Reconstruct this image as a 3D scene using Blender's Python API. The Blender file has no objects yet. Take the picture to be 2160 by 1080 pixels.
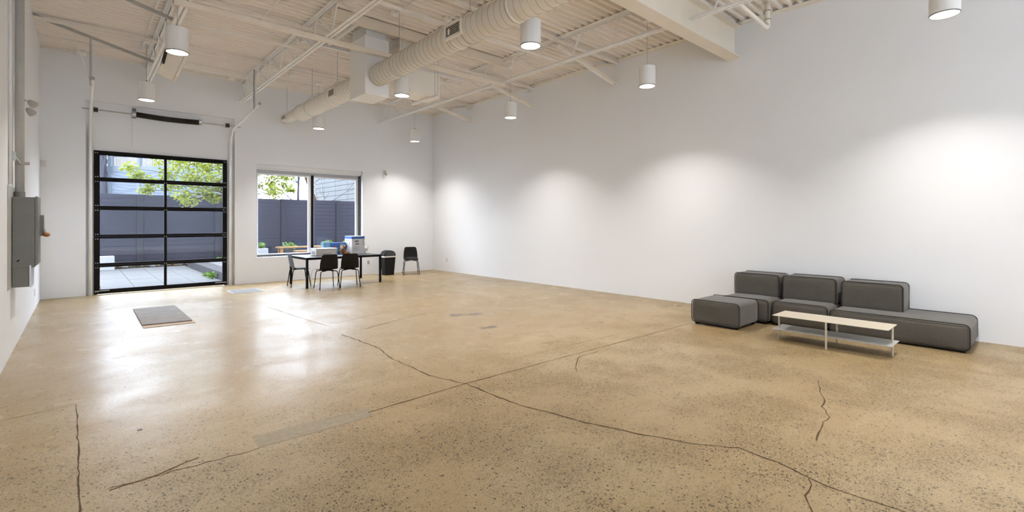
import bpy, bmesh, math, random
from mathutils import Vector, Matrix
random.seed(7)
SC = bpy.context.scene
COL = SC.collection
PI = math.pi

# ------------------------------------------------------------------ camera
FPX, HORIZON, YAW, EYE = 1010.4, 470.6, 42.026, 1.55
cam_d = bpy.data.cameras.new('camera')
cam_d.sensor_fit = 'HORIZONTAL'; cam_d.sensor_width = 36.0
cam_d.lens = 36.0 * FPX / 2160.0
cam_d.shift_y = -(540.0 - HORIZON) / 2160.0
cam_d.clip_start = 0.05; cam_d.clip_end = 300
cam = bpy.data.objects.new('camera', cam_d); COL.objects.link(cam)
cam.location = (0, 0, EYE); cam.rotation_euler = (PI/2, 0, -math.radians(YAW))
SC.camera = cam

# ------------------------------------------------------------------ world, sun, exposure
SC.view_settings.view_transform = 'Standard'; SC.view_settings.look = 'None'
SC.view_settings.gamma = 1.0; SC.view_settings.use_curve_mapping = False
SC.view_settings.exposure = 1.30
LAMP_W = 7.5          # each pendant
SKY = 5.6
w = bpy.data.worlds.new('sky'); SC.world = w; w.use_nodes = True
bg = w.node_tree.nodes['Background']
bg.inputs['Color'].default_value = (0.82, 0.93, 1.09, 1); bg.inputs['Strength'].default_value = SKY
sd = bpy.data.lights.new('sun', 'SUN'); sd.energy = 2.0; sd.angle = math.radians(20); sd.color = (1, .98, .95)
so = bpy.data.objects.new('sun', sd); COL.objects.link(so)
so.rotation_euler = Vector((-.45, .35, -.95)).to_track_quat('-Z', 'Y').to_euler()
def portal(loc, sx, sy, rot):
    d = bpy.data.lights.new('daylight_portal', 'AREA'); d.shape = 'RECTANGLE'; d.size = sx; d.size_y = sy
    d.cycles.is_portal = True
    o = bpy.data.objects.new('daylight_portal', d); COL.objects.link(o); o.location = loc; o.rotation_euler = rot
portal((1.474, 13.92, 1.55), 2.5, 3.1, (-PI/2, 0, 0))      # garage door
portal((4.834, 13.92, 1.87), 2.9, 2.45, (-PI/2, 0, 0))     # window

# ------------------------------------------------------------------ helpers
class MB:
    def __init__(s): s.v = []; s.f = []
    def add(s, vs, fs):
        o = len(s.v); s.v += [tuple(p) for p in vs]; s.f += [tuple(i+o for i in f) for f in fs]; return s
    def box(s, x0, x1, y0, y1, z0, z1):
        return s.add([(x0,y0,z0),(x1,y0,z0),(x1,y1,z0),(x0,y1,z0),(x0,y0,z1),(x1,y0,z1),(x1,y1,z1),(x0,y1,z1)],
                     [(3,2,1,0),(4,5,6,7),(0,1,5,4),(1,2,6,5),(2,3,7,6),(3,0,4,7)])
    def bar(s, a, b, w, h, up=(0,0,1)):
        a = Vector(a); b = Vector(b); d = (b-a).normalized(); u = Vector(up)
        r = d.cross(u)
        if r.length < 1e-5: r = d.cross(Vector((1,0,0)))
        r.normalize(); u = r.cross(d).normalized()
        vs = [p + r*sx*w/2 + u*sz*h/2 for p in (a,b) for sx,sz in ((-1,-1),(1,-1),(1,1),(-1,1))]
        return s.add(vs, [(0,1,2,3),(7,6,5,4),(0,4,5,1),(1,5,6,2),(2,6,7,3),(3,7,4,0)])
    def tube(s, pts, r, n=8, closed=False):
        pts = [Vector(p) for p in pts]; m = len(pts)
        rs = r if isinstance(r, (list, tuple)) else [r]*m
        t0 = (pts[1]-pts[0]).normalized()
        u = t0.orthogonal().normalized(); vs = []; prev = t0
        for i, p in enumerate(pts):
            if closed: t = (pts[(i+1) % m]-pts[i-1]).normalized()
            elif i == 0: t = t0
            elif i == m-1: t = (pts[-1]-pts[-2]).normalized()
            else: t = ((pts[i+1]-p).normalized()+(p-pts[i-1]).normalized()).normalized()
            q = prev.rotation_difference(t); u = q @ u; u = (u-t*u.dot(t)).normalized(); prev = t
            b = t.cross(u)
            vs += [p+(u*math.cos(2*PI*k/n)+b*math.sin(2*PI*k/n))*rs[i] for k in range(n)]
        fs = []
        for i in range(m if closed else m-1):
            j = (i+1) % m
            for k in range(n):
                k2 = (k+1) % n; fs.append((i*n+k, i*n+k2, j*n+k2, j*n+k))
        if not closed: fs += [tuple(range(n-1,-1,-1)), tuple((m-1)*n+k for k in range(n))]
        return s.add(vs, fs)
    def lathe(s, prof, n=24, c=(0,0,0), axis='z', cap0=True, cap1=True):
        vs = []
        for r, z in prof:
            for k in range(n):
                a = 2*PI*k/n; x, y = r*math.cos(a), r*math.sin(a)
                p = (x, y, z) if axis == 'z' else ((x, z, y) if axis == 'y' else (z, x, y))
                vs.append((c[0]+p[0], c[1]+p[1], c[2]+p[2]))
        m = len(prof); fs = []
        fl = axis == 'y'
        for i in range(m-1):
            for k in range(n):
                k2 = (k+1) % n; q = (i*n+k, i*n+k2, (i+1)*n+k2, (i+1)*n+k); fs.append(q[::-1] if fl else q)
        if cap0: fs.append(tuple(range(n)) if fl else tuple(range(n-1,-1,-1)))
        if cap1: fs.append(tuple((m-1)*n+k for k in (range(n-1,-1,-1) if fl else range(n))))
        return s.add(vs, fs)
    def prism(s, poly, axis, a, b):
        n = len(poly)
        def P(u, v, t): return (u, t, v) if axis == 'y' else ((t, u, v) if axis == 'x' else (u, v, t))
        vs = [P(u, v, a) for u, v in poly]+[P(u, v, b) for u, v in poly]
        fs = [tuple(range(n)), tuple(range(2*n-1, n-1, -1))]
        for i in range(n):
            j = (i+1) % n; fs.append((j, i, n+i, n+j))
        return s.add(vs, fs)
    def ellipsoid(s, c, r, rot=None, nu=14, nv=9):
        vs = []; R = rot or Matrix.Identity(3)
        for i in range(nv+1):
            t = PI*i/nv
            for k in range(nu):
                a = 2*PI*k/nu
                vs.append(Vector(c)+R @ Vector((r[0]*math.sin(t)*math.cos(a), r[1]*math.sin(t)*math.sin(a), -r[2]*math.cos(t))))
        fs = []
        for i in range(nv):
            for k in range(nu): k2 = (k+1) % nu; fs.append((i*nu+k, i*nu+k2, (i+1)*nu+k2, (i+1)*nu+k))
        return s.add(vs, fs)
    def build(s, name, mat, parent=None, smooth=False, bevel=0, seg=2, local=False, subsurf=0):
        off = Vector((0,0,0))
        if parent is not None and not local: off = worldloc(parent)
        me = bpy.data.meshes.new(name)
        me.from_pydata([tuple(Vector(p)-off) for p in s.v], [], s.f); me.validate(); 
        bm = bmesh.new(); bm.from_mesh(me); bmesh.ops.recalc_face_normals(bm, faces=bm.faces)
        bm.to_mesh(me); bm.free()
        if smooth:
            for p in me.polygons: p.use_smooth = True
        me.materials.append(mat)
        o = bpy.data.objects.new(name, me); COL.objects.link(o)
        if parent is not None: o.parent = parent
        if bevel:
            m = o.modifiers.new('bevel', 'BEVEL'); m.width = bevel; m.segments = seg; m.limit_method = 'ANGLE'; m.angle_limit = math.radians(40)
            if seg > 2:
                for p in me.polygons: p.use_smooth = True
        if subsurf:
            m = o.modifiers.new('sub', 'SUBSURF'); m.levels = subsurf; m.render_levels = subsurf
        return o
def worldloc(o):
    v = Vector((0,0,0))
    while o is not None: v += Vector(o.location); o = o.parent
    return v
def tag(o, label=None, cat=None, group=None, kind=None):
    if label: o['label'] = label
    if cat: o['category'] = cat
    if group: o['group'] = group
    if kind: o['kind'] = kind
    return o
def thing(name, label, cat, loc=(0,0,0), rz=0, group=None):
    o = bpy.data.objects.new(name, None); COL.objects.link(o); o.empty_display_size = .1
    o.location = loc; o.rotation_euler = (0,0,rz)
    return tag(o, label, cat, group)
def struct(o): o['kind'] = 'structure'; return o
def copy_tree(o, parent=None):
    c = o.copy(); COL.objects.link(c); c.parent = parent
    for ch in list(o.children): copy_tree(ch, c)
    return c
def arc(c, r, a0, a1, n):
    return [(c[0]+r*math.cos(a0+(a1-a0)*i/n), c[1]+r*math.sin(a0+(a1-a0)*i/n)) for i in range(n+1)]

# ------------------------------------------------------------------ materials
def mat(name, col, rough=.5, metal=0, var=.06, vscale=3, bump=0, bscale=60, spec=.5, coat=0, coat_r=.1, emit=None, estr=0):
    m = bpy.data.materials.new(name); m.use_nodes = True
    N = m.node_tree.nodes; L = m.node_tree.links; b = N['Principled BSDF']
    tc = N.new('ShaderNodeTexCoord')
    nz = N.new('ShaderNodeTexNoise'); nz.inputs['Scale'].default_value = vscale; nz.inputs['Detail'].default_value = 4
    L.new(tc.outputs['Object'], nz.inputs['Vector'])
    rp = N.new('ShaderNodeValToRGB')
    rp.color_ramp.elements[0].position = .3; rp.color_ramp.elements[1].position = .7
    rp.color_ramp.elements[0].color = tuple(max(0, c*(1-var)) for c in col)+(1,)
    rp.color_ramp.elements[1].color = tuple(min(1, c*(1+var)) for c in col)+(1,)
    L.new(nz.outputs['Fac'], rp.inputs['Fac']); L.new(rp.outputs['Color'], b.inputs['Base Color'])
    b.inputs['Roughness'].default_value = rough; b.inputs['Metallic'].default_value = metal
    b.inputs['Specular IOR Level'].default_value = spec
    if coat: b.inputs['Coat Weight'].default_value = coat; b.inputs['Coat Roughness'].default_value = coat_r
    if emit: b.inputs['Emission Color'].default_value = emit+(1,); b.inputs['Emission Strength'].default_value = estr
    if bump:
        n2 = N.new('ShaderNodeTexNoise'); n2.inputs['Scale'].default_value = bscale; n2.inputs['Detail'].default_value = 3
        L.new(tc.outputs['Object'], n2.inputs['Vector'])
        bp = N.new('ShaderNodeBump'); bp.inputs['Strength'].default_value = bump; bp.inputs['Distance'].default_value = .01
        L.new(n2.outputs['Fac'], bp.inputs['Height']); L.new(bp.outputs['Normal'], b.inputs['Normal'])
    return m
def glass(name, refl=.06, tint=(.97,.985,1)):
    m = bpy.data.materials.new(name); m.use_nodes = True
    N = m.node_tree.nodes; L = m.node_tree.links; N.remove(N['Principled BSDF'])
    t = N.new('ShaderNodeBsdfTransparent'); t.inputs['Color'].default_value = tint+(1,)
    g = N.new('ShaderNodeBsdfGlossy'); g.inputs['Roughness'].default_value = .01
    fr = N.new('ShaderNodeFresnel'); fr.inputs['IOR'].default_value = 1.45
    mx = N.new('ShaderNodeMixShader'); L.new(fr.outputs[0], mx.inputs[0]); L.new(t.outputs[0], mx.inputs[1]); L.new(g.outputs[0], mx.inputs[2])
    L.new(mx.outputs[0], N['Material Output'].inputs['Surface'])
    return m

M = {}
M['wall'] = mat('white wall paint', (.89,.905,.93), .6, var=.008, vscale=.8, bump=.03, bscale=90)
M['trimwhite'] = mat('white gloss paint', (.82,.82,.81), .4, var=.03)
M['deck'] = mat('cream painted roof deck', (.92,.86,.785), .55, var=.035, vscale=1.2)
M['steel'] = mat('cream painted steel', (.90,.86,.79), .5, var=.04, vscale=4)
M['steelwhite'] = mat('white painted steel', (.94,.93,.905), .45, var=.04, vscale=5)
M['beam'] = mat('beige painted girder', (.86,.78,.66), .45, var=.03, vscale=2)
M['duct'] = mat('cream painted duct', (.91,.87,.79), .42, var=.03, vscale=2)
M['seam'] = mat('dark tan duct seam', (.46,.385,.285), .6, var=.1)  # darker tan than the duct, for seam and coupling lines
M['ductwhite'] = mat('white painted sheet metal', (.90,.895,.88), .45, var=.02, vscale=2)
M['lampbody'] = mat('matt white lamp housing', (.86,.855,.84), .5, var=.01)
M['lampinner'] = mat('lamp reflector', (.85,.83,.78), .3, var=.02)
M['lampglow'] = mat('glowing lamp diffuser', (.9,.88,.8), .5, emit=(1,.93,.80), estr=6)
M['black'] = mat('black powder coat', (.008,.007,.007), .6, var=.1, spec=.12)
M['blackplastic'] = mat('black plastic', (.008,.007,.007), .5, var=.08, spec=.25)
M['greyplastic'] = mat('dark grey plastic', (.05,.052,.06), .38, var=.05)
M['chairlit'] = mat('black plastic with painted window light', (.055,.06,.072), .45, var=.05)  # black chair shell painted lighter for the window light on it
M['darkmetal'] = mat('dark oiled steel', (.03,.022,.018), .5, var=.2, vscale=20)
M['rawmetal'] = mat('galvanised metal', (.50,.50,.49), .38, metal=.8, var=.1, vscale=12)
M['rivet'] = mat('bright rivet', (.75,.75,.75), .35, metal=.6)
M['cabinet'] = mat('grey enamel', (.20,.195,.175), .42, var=.05, vscale=6)
M['cabinetlight'] = mat('bare steel cover', (.62,.64,.66), .28, metal=.5, var=.03)
M['orange'] = mat('orange knob', (.36,.13,.025), .45)
M['conduit'] = mat('painted grey conduit', (.47,.46,.43), .45, var=.05, vscale=8)
M['glassdoor'] = glass('clear glazing')
M['louvre'] = mat('dark louvre cavity', (.05,.045,.035), .7)
M['winframe'] = mat('grey aluminium sash', (.46,.45,.455), .4, metal=.2, var=.03)
M['winwhite'] = mat('white sash bead', (.80,.81,.83), .4, var=.02)
M['outlet'] = mat('white outlet plastic', (.70,.70,.68), .4)
M['bagwhite'] = mat('white bin liner', (.80,.76,.74), .5)
M['paper'] = mat('white cardboard', (.78,.78,.80), .6, var=.03)
M['blue'] = mat('blue printed card', (.04,.15,.48), .5, var=.25, vscale=14)
M['bluelight'] = mat('light blue printed card', (.16,.36,.55), .5, var=.25, vscale=18)
M['navy'] = mat('navy printed card', (.02,.03,.11), .5, var=.1)
M['red'] = mat('red printed card', (.5,.10,.06), .5, var=.3, vscale=30)
M['greyprint'] = mat('grey print', (.25,.26,.29), .6)
M['plush'] = mat('brown plush', (.30,.13,.045), .95, var=.25, vscale=40, bump=.6, bscale=180)
M['plushlight'] = mat('cream plush', (.62,.48,.33), .95, var=.1, vscale=40)
M['ivory'] = mat('ivory appliance plastic', (.76,.72,.65), .4, var=.02)
M['coffee'] = mat('cream lacquered sheet', (.56,.50,.40), .45, var=.015)
M['coffeegrey'] = mat('pale grey lacquered sheet', (.44,.44,.43), .45, var=.015)
M['piping'] = mat('dark welt piping', (.022,.02,.017), .8)
M['mat'] = mat('worn dark mat', (.21,.185,.165), .75, var=.14, vscale=6, bump=.2, bscale=30)
M['cardback'] = mat('tan card backing', (.45,.34,.25), .7)
M['grille'] = mat('pale floor register', (.33,.335,.34), .6)
M['crack'] = mat('crack dirt', (.085,.052,.022), .9, var=.25, vscale=30)
M['jointline'] = mat('joint filler', (.27,.19,.105), .8, var=.2, vscale=12)
M['patch'] = mat('grey repair mortar', (.30,.25,.18), .6, var=.12, vscale=25, bump=.1, spec=.15)
M['stain'] = mat('dark oil spot', (.17,.135,.10), .4, var=.2, vscale=20)
M['bounce'] = mat('white vinyl flooring', (.80,.78,.74), .5)  # for unseen surfaces added to bounce light
# exterior
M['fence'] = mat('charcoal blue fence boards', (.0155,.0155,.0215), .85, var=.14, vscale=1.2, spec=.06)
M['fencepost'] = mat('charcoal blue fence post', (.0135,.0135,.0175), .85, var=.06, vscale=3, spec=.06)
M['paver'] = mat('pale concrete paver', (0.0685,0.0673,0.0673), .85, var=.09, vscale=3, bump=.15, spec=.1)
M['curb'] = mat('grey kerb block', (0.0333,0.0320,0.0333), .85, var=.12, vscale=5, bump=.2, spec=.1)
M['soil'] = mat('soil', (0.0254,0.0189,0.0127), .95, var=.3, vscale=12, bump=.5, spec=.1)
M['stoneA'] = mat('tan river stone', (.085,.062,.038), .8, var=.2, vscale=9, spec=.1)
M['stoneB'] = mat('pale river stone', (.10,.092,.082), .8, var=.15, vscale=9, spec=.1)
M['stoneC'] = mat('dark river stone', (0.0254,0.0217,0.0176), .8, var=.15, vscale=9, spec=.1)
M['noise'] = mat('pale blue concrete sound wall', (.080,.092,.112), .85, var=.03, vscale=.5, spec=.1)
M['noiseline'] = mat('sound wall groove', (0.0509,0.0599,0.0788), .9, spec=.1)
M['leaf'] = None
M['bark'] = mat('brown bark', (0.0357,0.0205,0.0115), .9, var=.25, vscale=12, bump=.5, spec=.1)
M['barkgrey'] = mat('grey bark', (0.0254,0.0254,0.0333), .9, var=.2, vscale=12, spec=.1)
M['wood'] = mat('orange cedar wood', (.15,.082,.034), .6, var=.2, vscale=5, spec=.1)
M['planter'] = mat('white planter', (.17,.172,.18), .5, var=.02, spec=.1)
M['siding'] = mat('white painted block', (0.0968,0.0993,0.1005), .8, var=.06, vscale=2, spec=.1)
def leafmat(name, a, b):
    m = mat(name, a, .6, var=.0)
    N = m.node_tree.nodes; L = m.node_tree.links; p = N['Principled BSDF']
    rp = [n for n in N if n.type == 'VALTORGB'][0]; nz = [n for n in N if n.type == 'TEX_NOISE'][0]
    nz.inputs['Scale'].default_value = 6
    rp.color_ramp.elements[0].color = a+(1,); rp.color_ramp.elements[1].color = b+(1,)
    tr = N.new('ShaderNodeBsdfTranslucent'); L.new(rp.outputs['Color'], tr.inputs['Color'])
    mx = N.new('ShaderNodeMixShader'); mx.inputs[0].default_value = .45
    L.new(p.outputs[0], mx.inputs[1]); L.new(tr.outputs[0], mx.inputs[2]); L.new(mx.outputs[0], N['Material Output'].inputs['Surface'])
    return m
M['leaf'] = leafmat('spring leaves', (.085,.125,.006), (.18,.185,.010))
M['leafdark'] = leafmat('green plant leaves', (.03,.075,.006), (.085,.14,.012))

def fabric():
    m = bpy.data.materials.new('grey brown woven fabric'); m.use_nodes = True
    N = m.node_tree.nodes; L = m.node_tree.links; b = N['Principled BSDF']
    tc = N.new('ShaderNodeTexCoord')
    n1 = N.new('ShaderNodeTexNoise'); n1.inputs['Scale'].default_value = 260; n1.inputs['Detail'].default_value = 2
    n2 = N.new('ShaderNodeTexNoise'); n2.inputs['Scale'].default_value = 2.5
    mp = N.new('ShaderNodeMapping'); mp.inputs['Scale'].default_value = (1, 1, 3)
    L.new(tc.outputs['Object'], mp.inputs['Vector']); L.new(mp.outputs[0], n1.inputs['Vector']); L.new(tc.outputs['Object'], n2.inputs['Vector'])
    rp = N.new('ShaderNodeValToRGB'); e = rp.color_ramp.elements
    e[0].position = .35; e[0].color = (.062,.056,.047,1); e[1].position = .68; e[1].color = (.215,.195,.165,1)
    L.new(n1.outputs['Fac'], rp.inputs['Fac'])
    mx = N.new('ShaderNodeMix'); mx.data_type = 'RGBA'; mx.blend_type = 'MULTIPLY'; mx.inputs[0].default_value = .35
    L.new(rp.outputs['Color'], mx.inputs[6]); L.new(n2.outputs['Fac'], mx.inputs[7])
    L.new(mx.outputs[2], b.inputs['Base Color']); b.inputs['Roughness'].default_value = .95; b.inputs['Specular IOR Level'].default_value = .15
    b.inputs['Sheen Weight'].default_value = .25
    bp = N.new('ShaderNodeBump'); bp.inputs['Strength'].default_value = .25; bp.inputs['Distance'].default_value = .004
    L.new(n1.outputs['Fac'], bp.inputs['Height']); L.new(bp.outputs['Normal'], b.inputs['Normal'])
    return m
M['fabric'] = fabric()

def floormat():
    m = bpy.data.materials.new('polished aggregate concrete'); m.use_nodes = True
    N = m.node_tree.nodes; L = m.node_tree.links; b = N['Principled BSDF']
    tc = N.new('ShaderNodeTexCoord'); CO = tc.outputs['Object']
    def noise(scale, detail=4, sc=None, rough=.55):
        n = N.new('ShaderNodeTexNoise'); n.inputs['Scale'].default_value = scale; n.inputs['Detail'].default_value = detail; n.inputs['Roughness'].default_value = rough
        if sc:
            mp = N.new('ShaderNodeMapping'); mp.inputs['Scale'].default_value = sc; L.new(CO, mp.inputs['Vector']); L.new(mp.outputs[0], n.inputs['Vector'])
        else: L.new(CO, n.inputs['Vector'])
        return n.outputs['Fac']
    def math_(op, a, b_=None, c=None, clamp=False):
        n = N.new('ShaderNodeMath'); n.operation = op; n.use_clamp = clamp
        for i, x in enumerate((a, b_, c)):
            if x is None: continue
            if isinstance(x, (int, float)): n.inputs[i].default_value = x
            else: L.new(x, n.inputs[i])
        return n.outputs[0]
    def rng(x, a0, a1, b0=0, b1=1):
        n = N.new('ShaderNodeMapRange'); n.interpolation_type = 'SMOOTHSTEP'
        L.new(x, n.inputs[0]); n.inputs[1].default_value = a0; n.inputs[2].default_value = a1; n.inputs[3].default_value = b0; n.inputs[4].default_value = b1
        return n.outputs[0]
    def mix(f, a, b_, mode='MIX'):
        n = N.new('ShaderNodeMix'); n.data_type = 'RGBA'; n.blend_type = mode
        for i, x in ((0, f), (6, a), (7, b_)):
            if isinstance(x, tuple): n.inputs[i].default_value = x if len(x) == 4 else x+(1,)
            elif isinstance(x, (int, float)): n.inputs[i].default_value = x
            else: L.new(x, n.inputs[i])
        return n.outputs[2]
    sep = N.new('ShaderNodeSeparateXYZ'); L.new(CO, sep.inputs[0]); X, Y = sep.outputs[0], sep.outputs[1]
    big = noise(.45, 3); mid = noise(1.6, 5); fine = noise(22, 4); grain = noise(130, 2); streak = noise(1.0, 4, (1.0, 6.0, 1))
    base = mix(rng(big, .35, .65), (.46,.335,.20), (.52,.405,.27))
    base = mix(rng(mid, .42, .72, 0, .45), base, (.40,.285,.155))
    base = mix(rng(streak, .5, .7, 0, .28), base, (.57,.46,.33))
    base = mix(rng(fine, .4, .75, 0, .35), base, (.36,.26,.15))
    base = mix(rng(grain, .5, .8, 0, .35), base, (.30,.215,.125))
    # where the grinder cut deeper, more stone shows: the bay in front of the joint at y = 3.7
    near = rng(Y, 5.2, 2.6)
    dens = math_('MULTIPLY', near, rng(mid, .36, .62))
    dens = math_('ADD', math_('MULTIPLY', dens, .42), math_('MULTIPLY_ADD', rng(big, .42, .7), .08, .10))
    def stones(scale, frac, col_a, col_b, rad, col):
        v = N.new('ShaderNodeTexVoronoi'); v.feature = 'F1'; v.inputs['Scale'].default_value = scale; v.inputs['Randomness'].default_value = 1
        wv = N.new('ShaderNodeMapping'); L.new(CO, wv.inputs['Vector']); wv.inputs['Location'].default_value = (scale*.37, scale*.11, 0)
        nz = N.new('ShaderNodeTexNoise'); nz.inputs['Scale'].default_value = scale*1.3; L.new(CO, nz.inputs['Vector'])
        vm = N.new('ShaderNodeVectorMath'); vm.operation = 'MULTIPLY_ADD'; L.new(nz.outputs['Color'], vm.inputs[0]); vm.inputs[1].default_value = (.9/scale,)*3; L.new(wv.outputs[0], vm.inputs[2])
        L.new(vm.outputs[0], v.inputs['Vector'])
        sc = N.new('ShaderNodeSeparateColor'); L.new(v.outputs['Color'], sc.inputs[0])
        pick = math_('LESS_THAN', sc.outputs[0], math_('MULTIPLY', dens, frac))
        rr = math_('MULTIPLY_ADD', sc.outputs[1], rad*.6, rad*.55)
        inside = math_('LESS_THAN', v.outputs['Distance'], rr)
        f = math_('MULTIPLY', pick, inside)
        sub = mix(sc.outputs[2], col_a, col_b)
        return mix(f, col, sub)
    c = stones(50, .5, (.02,.015,.011), (.16,.105,.06), .40, base)
    c = stones(90, .9, (.025,.019,.014), (.26,.18,.11), .42, c)
    c = stones(55, .35, (.50,.41,.30), (.60,.50,.38), .36, c)
    c = stones(190, 1.3, (.04,.03,.02), (.20,.14,.085), .45, c)
    c = mix(1.0, c, (.73,.695,.555), 'MULTIPLY')
    L.new(c, b.inputs['Base Color'])
    L.new(rng(mid, .3, .7, .36, .5), b.inputs['Roughness'])
    b.inputs['Specular IOR Level'].default_value = .35
    L.new(rng(Y, 5.2, 3.2, .31, .22), b.inputs['Coat Weight']); b.inputs['Coat IOR'].default_value = 1.45
    L.new(math_('ADD', rng(noise(2.2, 5), .3, .7, .19, .29), rng(Y, 5.2, 3.4, 0, .22)), b.inputs['Coat Roughness'])
    bp = N.new('ShaderNodeBump'); bp.inputs['Strength'].default_value = .05; bp.inputs['Distance'].default_value = .01
    L.new(noise(5, 4), bp.inputs['Height']); L.new(bp.outputs['Normal'], b.inputs['Coat Normal'])
    return m
M['floor'] = floormat()

# ------------------------------------------------------------------ the room shell
XL, XR, YB, YR, H = -0.6075, 8.745, 13.645, -12.0, 5.17
struct(MB().box(XL-.2, XR+.2, YR-.2, 13.93, -.15, 0).build('floor', M['floor']))
FLOOR = bpy.data.objects['floor']
MB().box(XL, XR, YR, -2.6, .0002, .004).build('bounce_sheet', M['bounce'], FLOOR)  # added white sheet, unseen, sends light up to the deck

def wall_holes(name, u0, u1, z0, z1, holes, y0, y1, m, along='x', parent=None):
    us = sorted({u0, u1, *[h[0] for h in holes], *[h[1] for h in holes]}); zs = sorted({z0, z1, *[h[2] for h in holes], *[h[3] for h in holes]})
    def inh(a, b): return any(h[0] < a < h[1] and h[2] < b < h[3] for h in holes)
    solid = {}
    for i in range(len(us)-1):
        for j in range(len(zs)-1):
            solid[i, j] = not inh((us[i]+us[i+1])/2, (zs[j]+zs[j+1])/2)
    mb = MB()
    P = (lambda u, y, z: (u, y, z)) if along == 'x' else (lambda u, y, z: (y, u, z))
    for (i, j), s in solid.items():
        if not s: continue
        a, b_, c, d = us[i], us[i+1], zs[j], zs[j+1]
        mb.add([P(a,y0,c),P(b_,y0,c),P(b_,y0,d),P(a,y0,d)], [(0,1,2,3)])
        mb.add([P(a,y1,c),P(b_,y1,c),P(b_,y1,d),P(a,y1,d)], [(3,2,1,0)])
        for (di, dj, e0, e1) in ((-1,0,(a,c),(a,d)),(1,0,(b_,c),(b_,d)),(0,-1,(a,c),(b_,c)),(0,1,(a,d),(b_,d))):
            if not solid.get((i+di, j+dj), False):
                mb.add([P(e0[0],y0,e0[1]),P(e1[0],y0,e1[1]),P(e1[0],y1,e1[1]),P(e0[0],y1,e0[1])], [(0,1,2,3)])
    me_o = mb.build(name, m, parent)
    bm = bmesh.new(); bm.from_mesh(me_o.data); bmesh.ops.remove_doubles(bm, verts=bm.verts, dist=1e-4); bmesh.ops.recalc_face_normals(bm, faces=bm.faces); bm.to_mesh(me_o.data); bm.free()
    return me_o
WIN = (3.389, 6.279, .66, 3.09)
wb = struct(wall_holes('wall_back', XL-.2, XR+.2, 0, 5.4, [(.087, 2.889, -1, 4.175), WIN], YB, YB+.10, M['wall']))
wall_holes('recess_panel', XL-.2, XR+.2, 0, 5.4, [(.27, 2.68, -1, 3.06), WIN], YB+.1002, YB+.28, M['wall'], parent=wb)
struct(MB().box(XL-.2, XL, YR-.2, 13.92, 0, 5.4).build('wall_left', M['wall']))
struct(MB().box(XR, XR+.2, YR-.2, 13.92, 0, 5.4).build('wall_right', M['wall']))
struct(MB().box(XL-.2, XR+.2, YR-.2, YR, 0, 5.4).build('wall_rear', M['wall']))

# corrugated roof deck, ribs along x
pitch = .152; poly = []
YG = -6.5; y = YG; k = 0
while y < YB-.001:
    for dy, z in ((0, 5.130), (.044, 5.130), (.060, 5.178), (.136, 5.178)):
        if y+dy < YB: poly.append((y+dy, z))
    y += pitch
poly.append((YB, 5.130))
mb = MB(); n = len(poly)
mb.add([(XL, a, z) for a, z in poly]+[(XR, a, z) for a, z in poly], [(i, i+1, n+i+1, n+i) for i in range(n-1)])
ceil = struct(mb.build('ceiling', M['deck']))
struct(MB().box(XL-.2, XR+.2, YG, 13.93, 5.19, 5.42).build('roof', M['curb']))
# added glazed roof, unseen behind the camera, for fill daylight
rl = MB()
for k in range(7): xx = XL+.05+k*(XR-XL-.1)/6; rl.box(xx-.05, xx+.05, YR, YG, 5.2, 5.35)
for k in range(4): yy = YR+.05+k*(YG-YR-.1)/3; rl.box(XL, XR, yy-.04, yy+.04, 5.22, 5.33)
wk = struct(rl.build('added_rooflight', M['trimwhite']))
MB().box(XL, XR, YR, YG, 5.352, 5.36).build('pane', M['glassdoor'], wk)
portal(((XL+XR)/2, (YR+YG)/2, 5.45), XR-XL, YG-YR, (0, 0, 0))
# ledger angle under the deck on the right wall, and the one on the back wall
struct(MB().box(XR-.05, XR-.001, YR, YB, 5.118, 5.128).box(XR-.008, XR-.001, YR, YB, 5.07, 5.118).build('trim_1', M['steel']))
struct(MB().box(XL, XR-.06, YB-.04, YB-.001, 5.118, 5.128).build('trim_2', M['steel']))

# ------------------------------------------------------------------ floor joints and cracks
def strip(name, pts, wid, m, jit=0, sub=0, z=.0012):
    P = [Vector((p[0], p[1], 0)) for p in pts]
    if sub:
        q = []
        for a, b in zip(P, P[1:]):
            k = max(1, int((b-a).length/sub)); nrm = Vector((-(b-a).y, (b-a).x, 0)).normalized()
            for i in range(k): q.append(a.lerp(b, i/k)+(nrm*random.uniform(-jit, jit) if 0 < i else Vector()))
        P = q+[P[-1]]
    vs = []; fs = []
    for i, p in enumerate(P):
        t = (P[min(i+1, len(P)-1)]-P[max(i-1, 0)]); nrm = Vector((-t.y, t.x, 0)).normalized()
        wv = wid*(random.uniform(.45, 1.4) if sub else 1)/2
        vs += [(p.x+nrm.x*wv, p.y+nrm.y*wv, z), (p.x-nrm.x*wv, p.y-nrm.y*wv, z)]
        if i: fs.append((2*i-2, 2*i-1, 2*i+1, 2*i))
    return MB().add(vs, fs).build(name, m, FLOOR)
JO, CR = M['jointline'], M['crack']
strip('joint', [(.12,3.66),(.92,3.62)], .007, CR, .02, .06)
strip('joint', [(1.75,3.70),(2.80,3.735),(3.70,3.72),(6.72,3.66),(7.0,3.66)], .012, CR, .004, .12)
strip('joint', [(-.6,5.45),(-.027,5.537)], .008, JO)
strip('joint', [(-.027,5.537),(-.017,4.925),(0,3.50),(.008,2.9),(.02,1.9)], .009, CR, .006, .08)
strip('joint', [(3.68,4.05),(6.9,3.93)], .008, JO, .02, .2)
strip('joint', [(2.568,9.57),(2.69,8.043),(2.757,7.213)], .012, JO, .015, .25)
strip('joint', [(4.966,7.97),(3.9,7.65),(2.876,7.334)], .012, JO)
strip('joint', [(4.3,9.9),(7.4,9.6)], .010, JO)
strip('joint', [(6.0,11.6),(6.5,4.4)], .008, JO)
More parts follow.
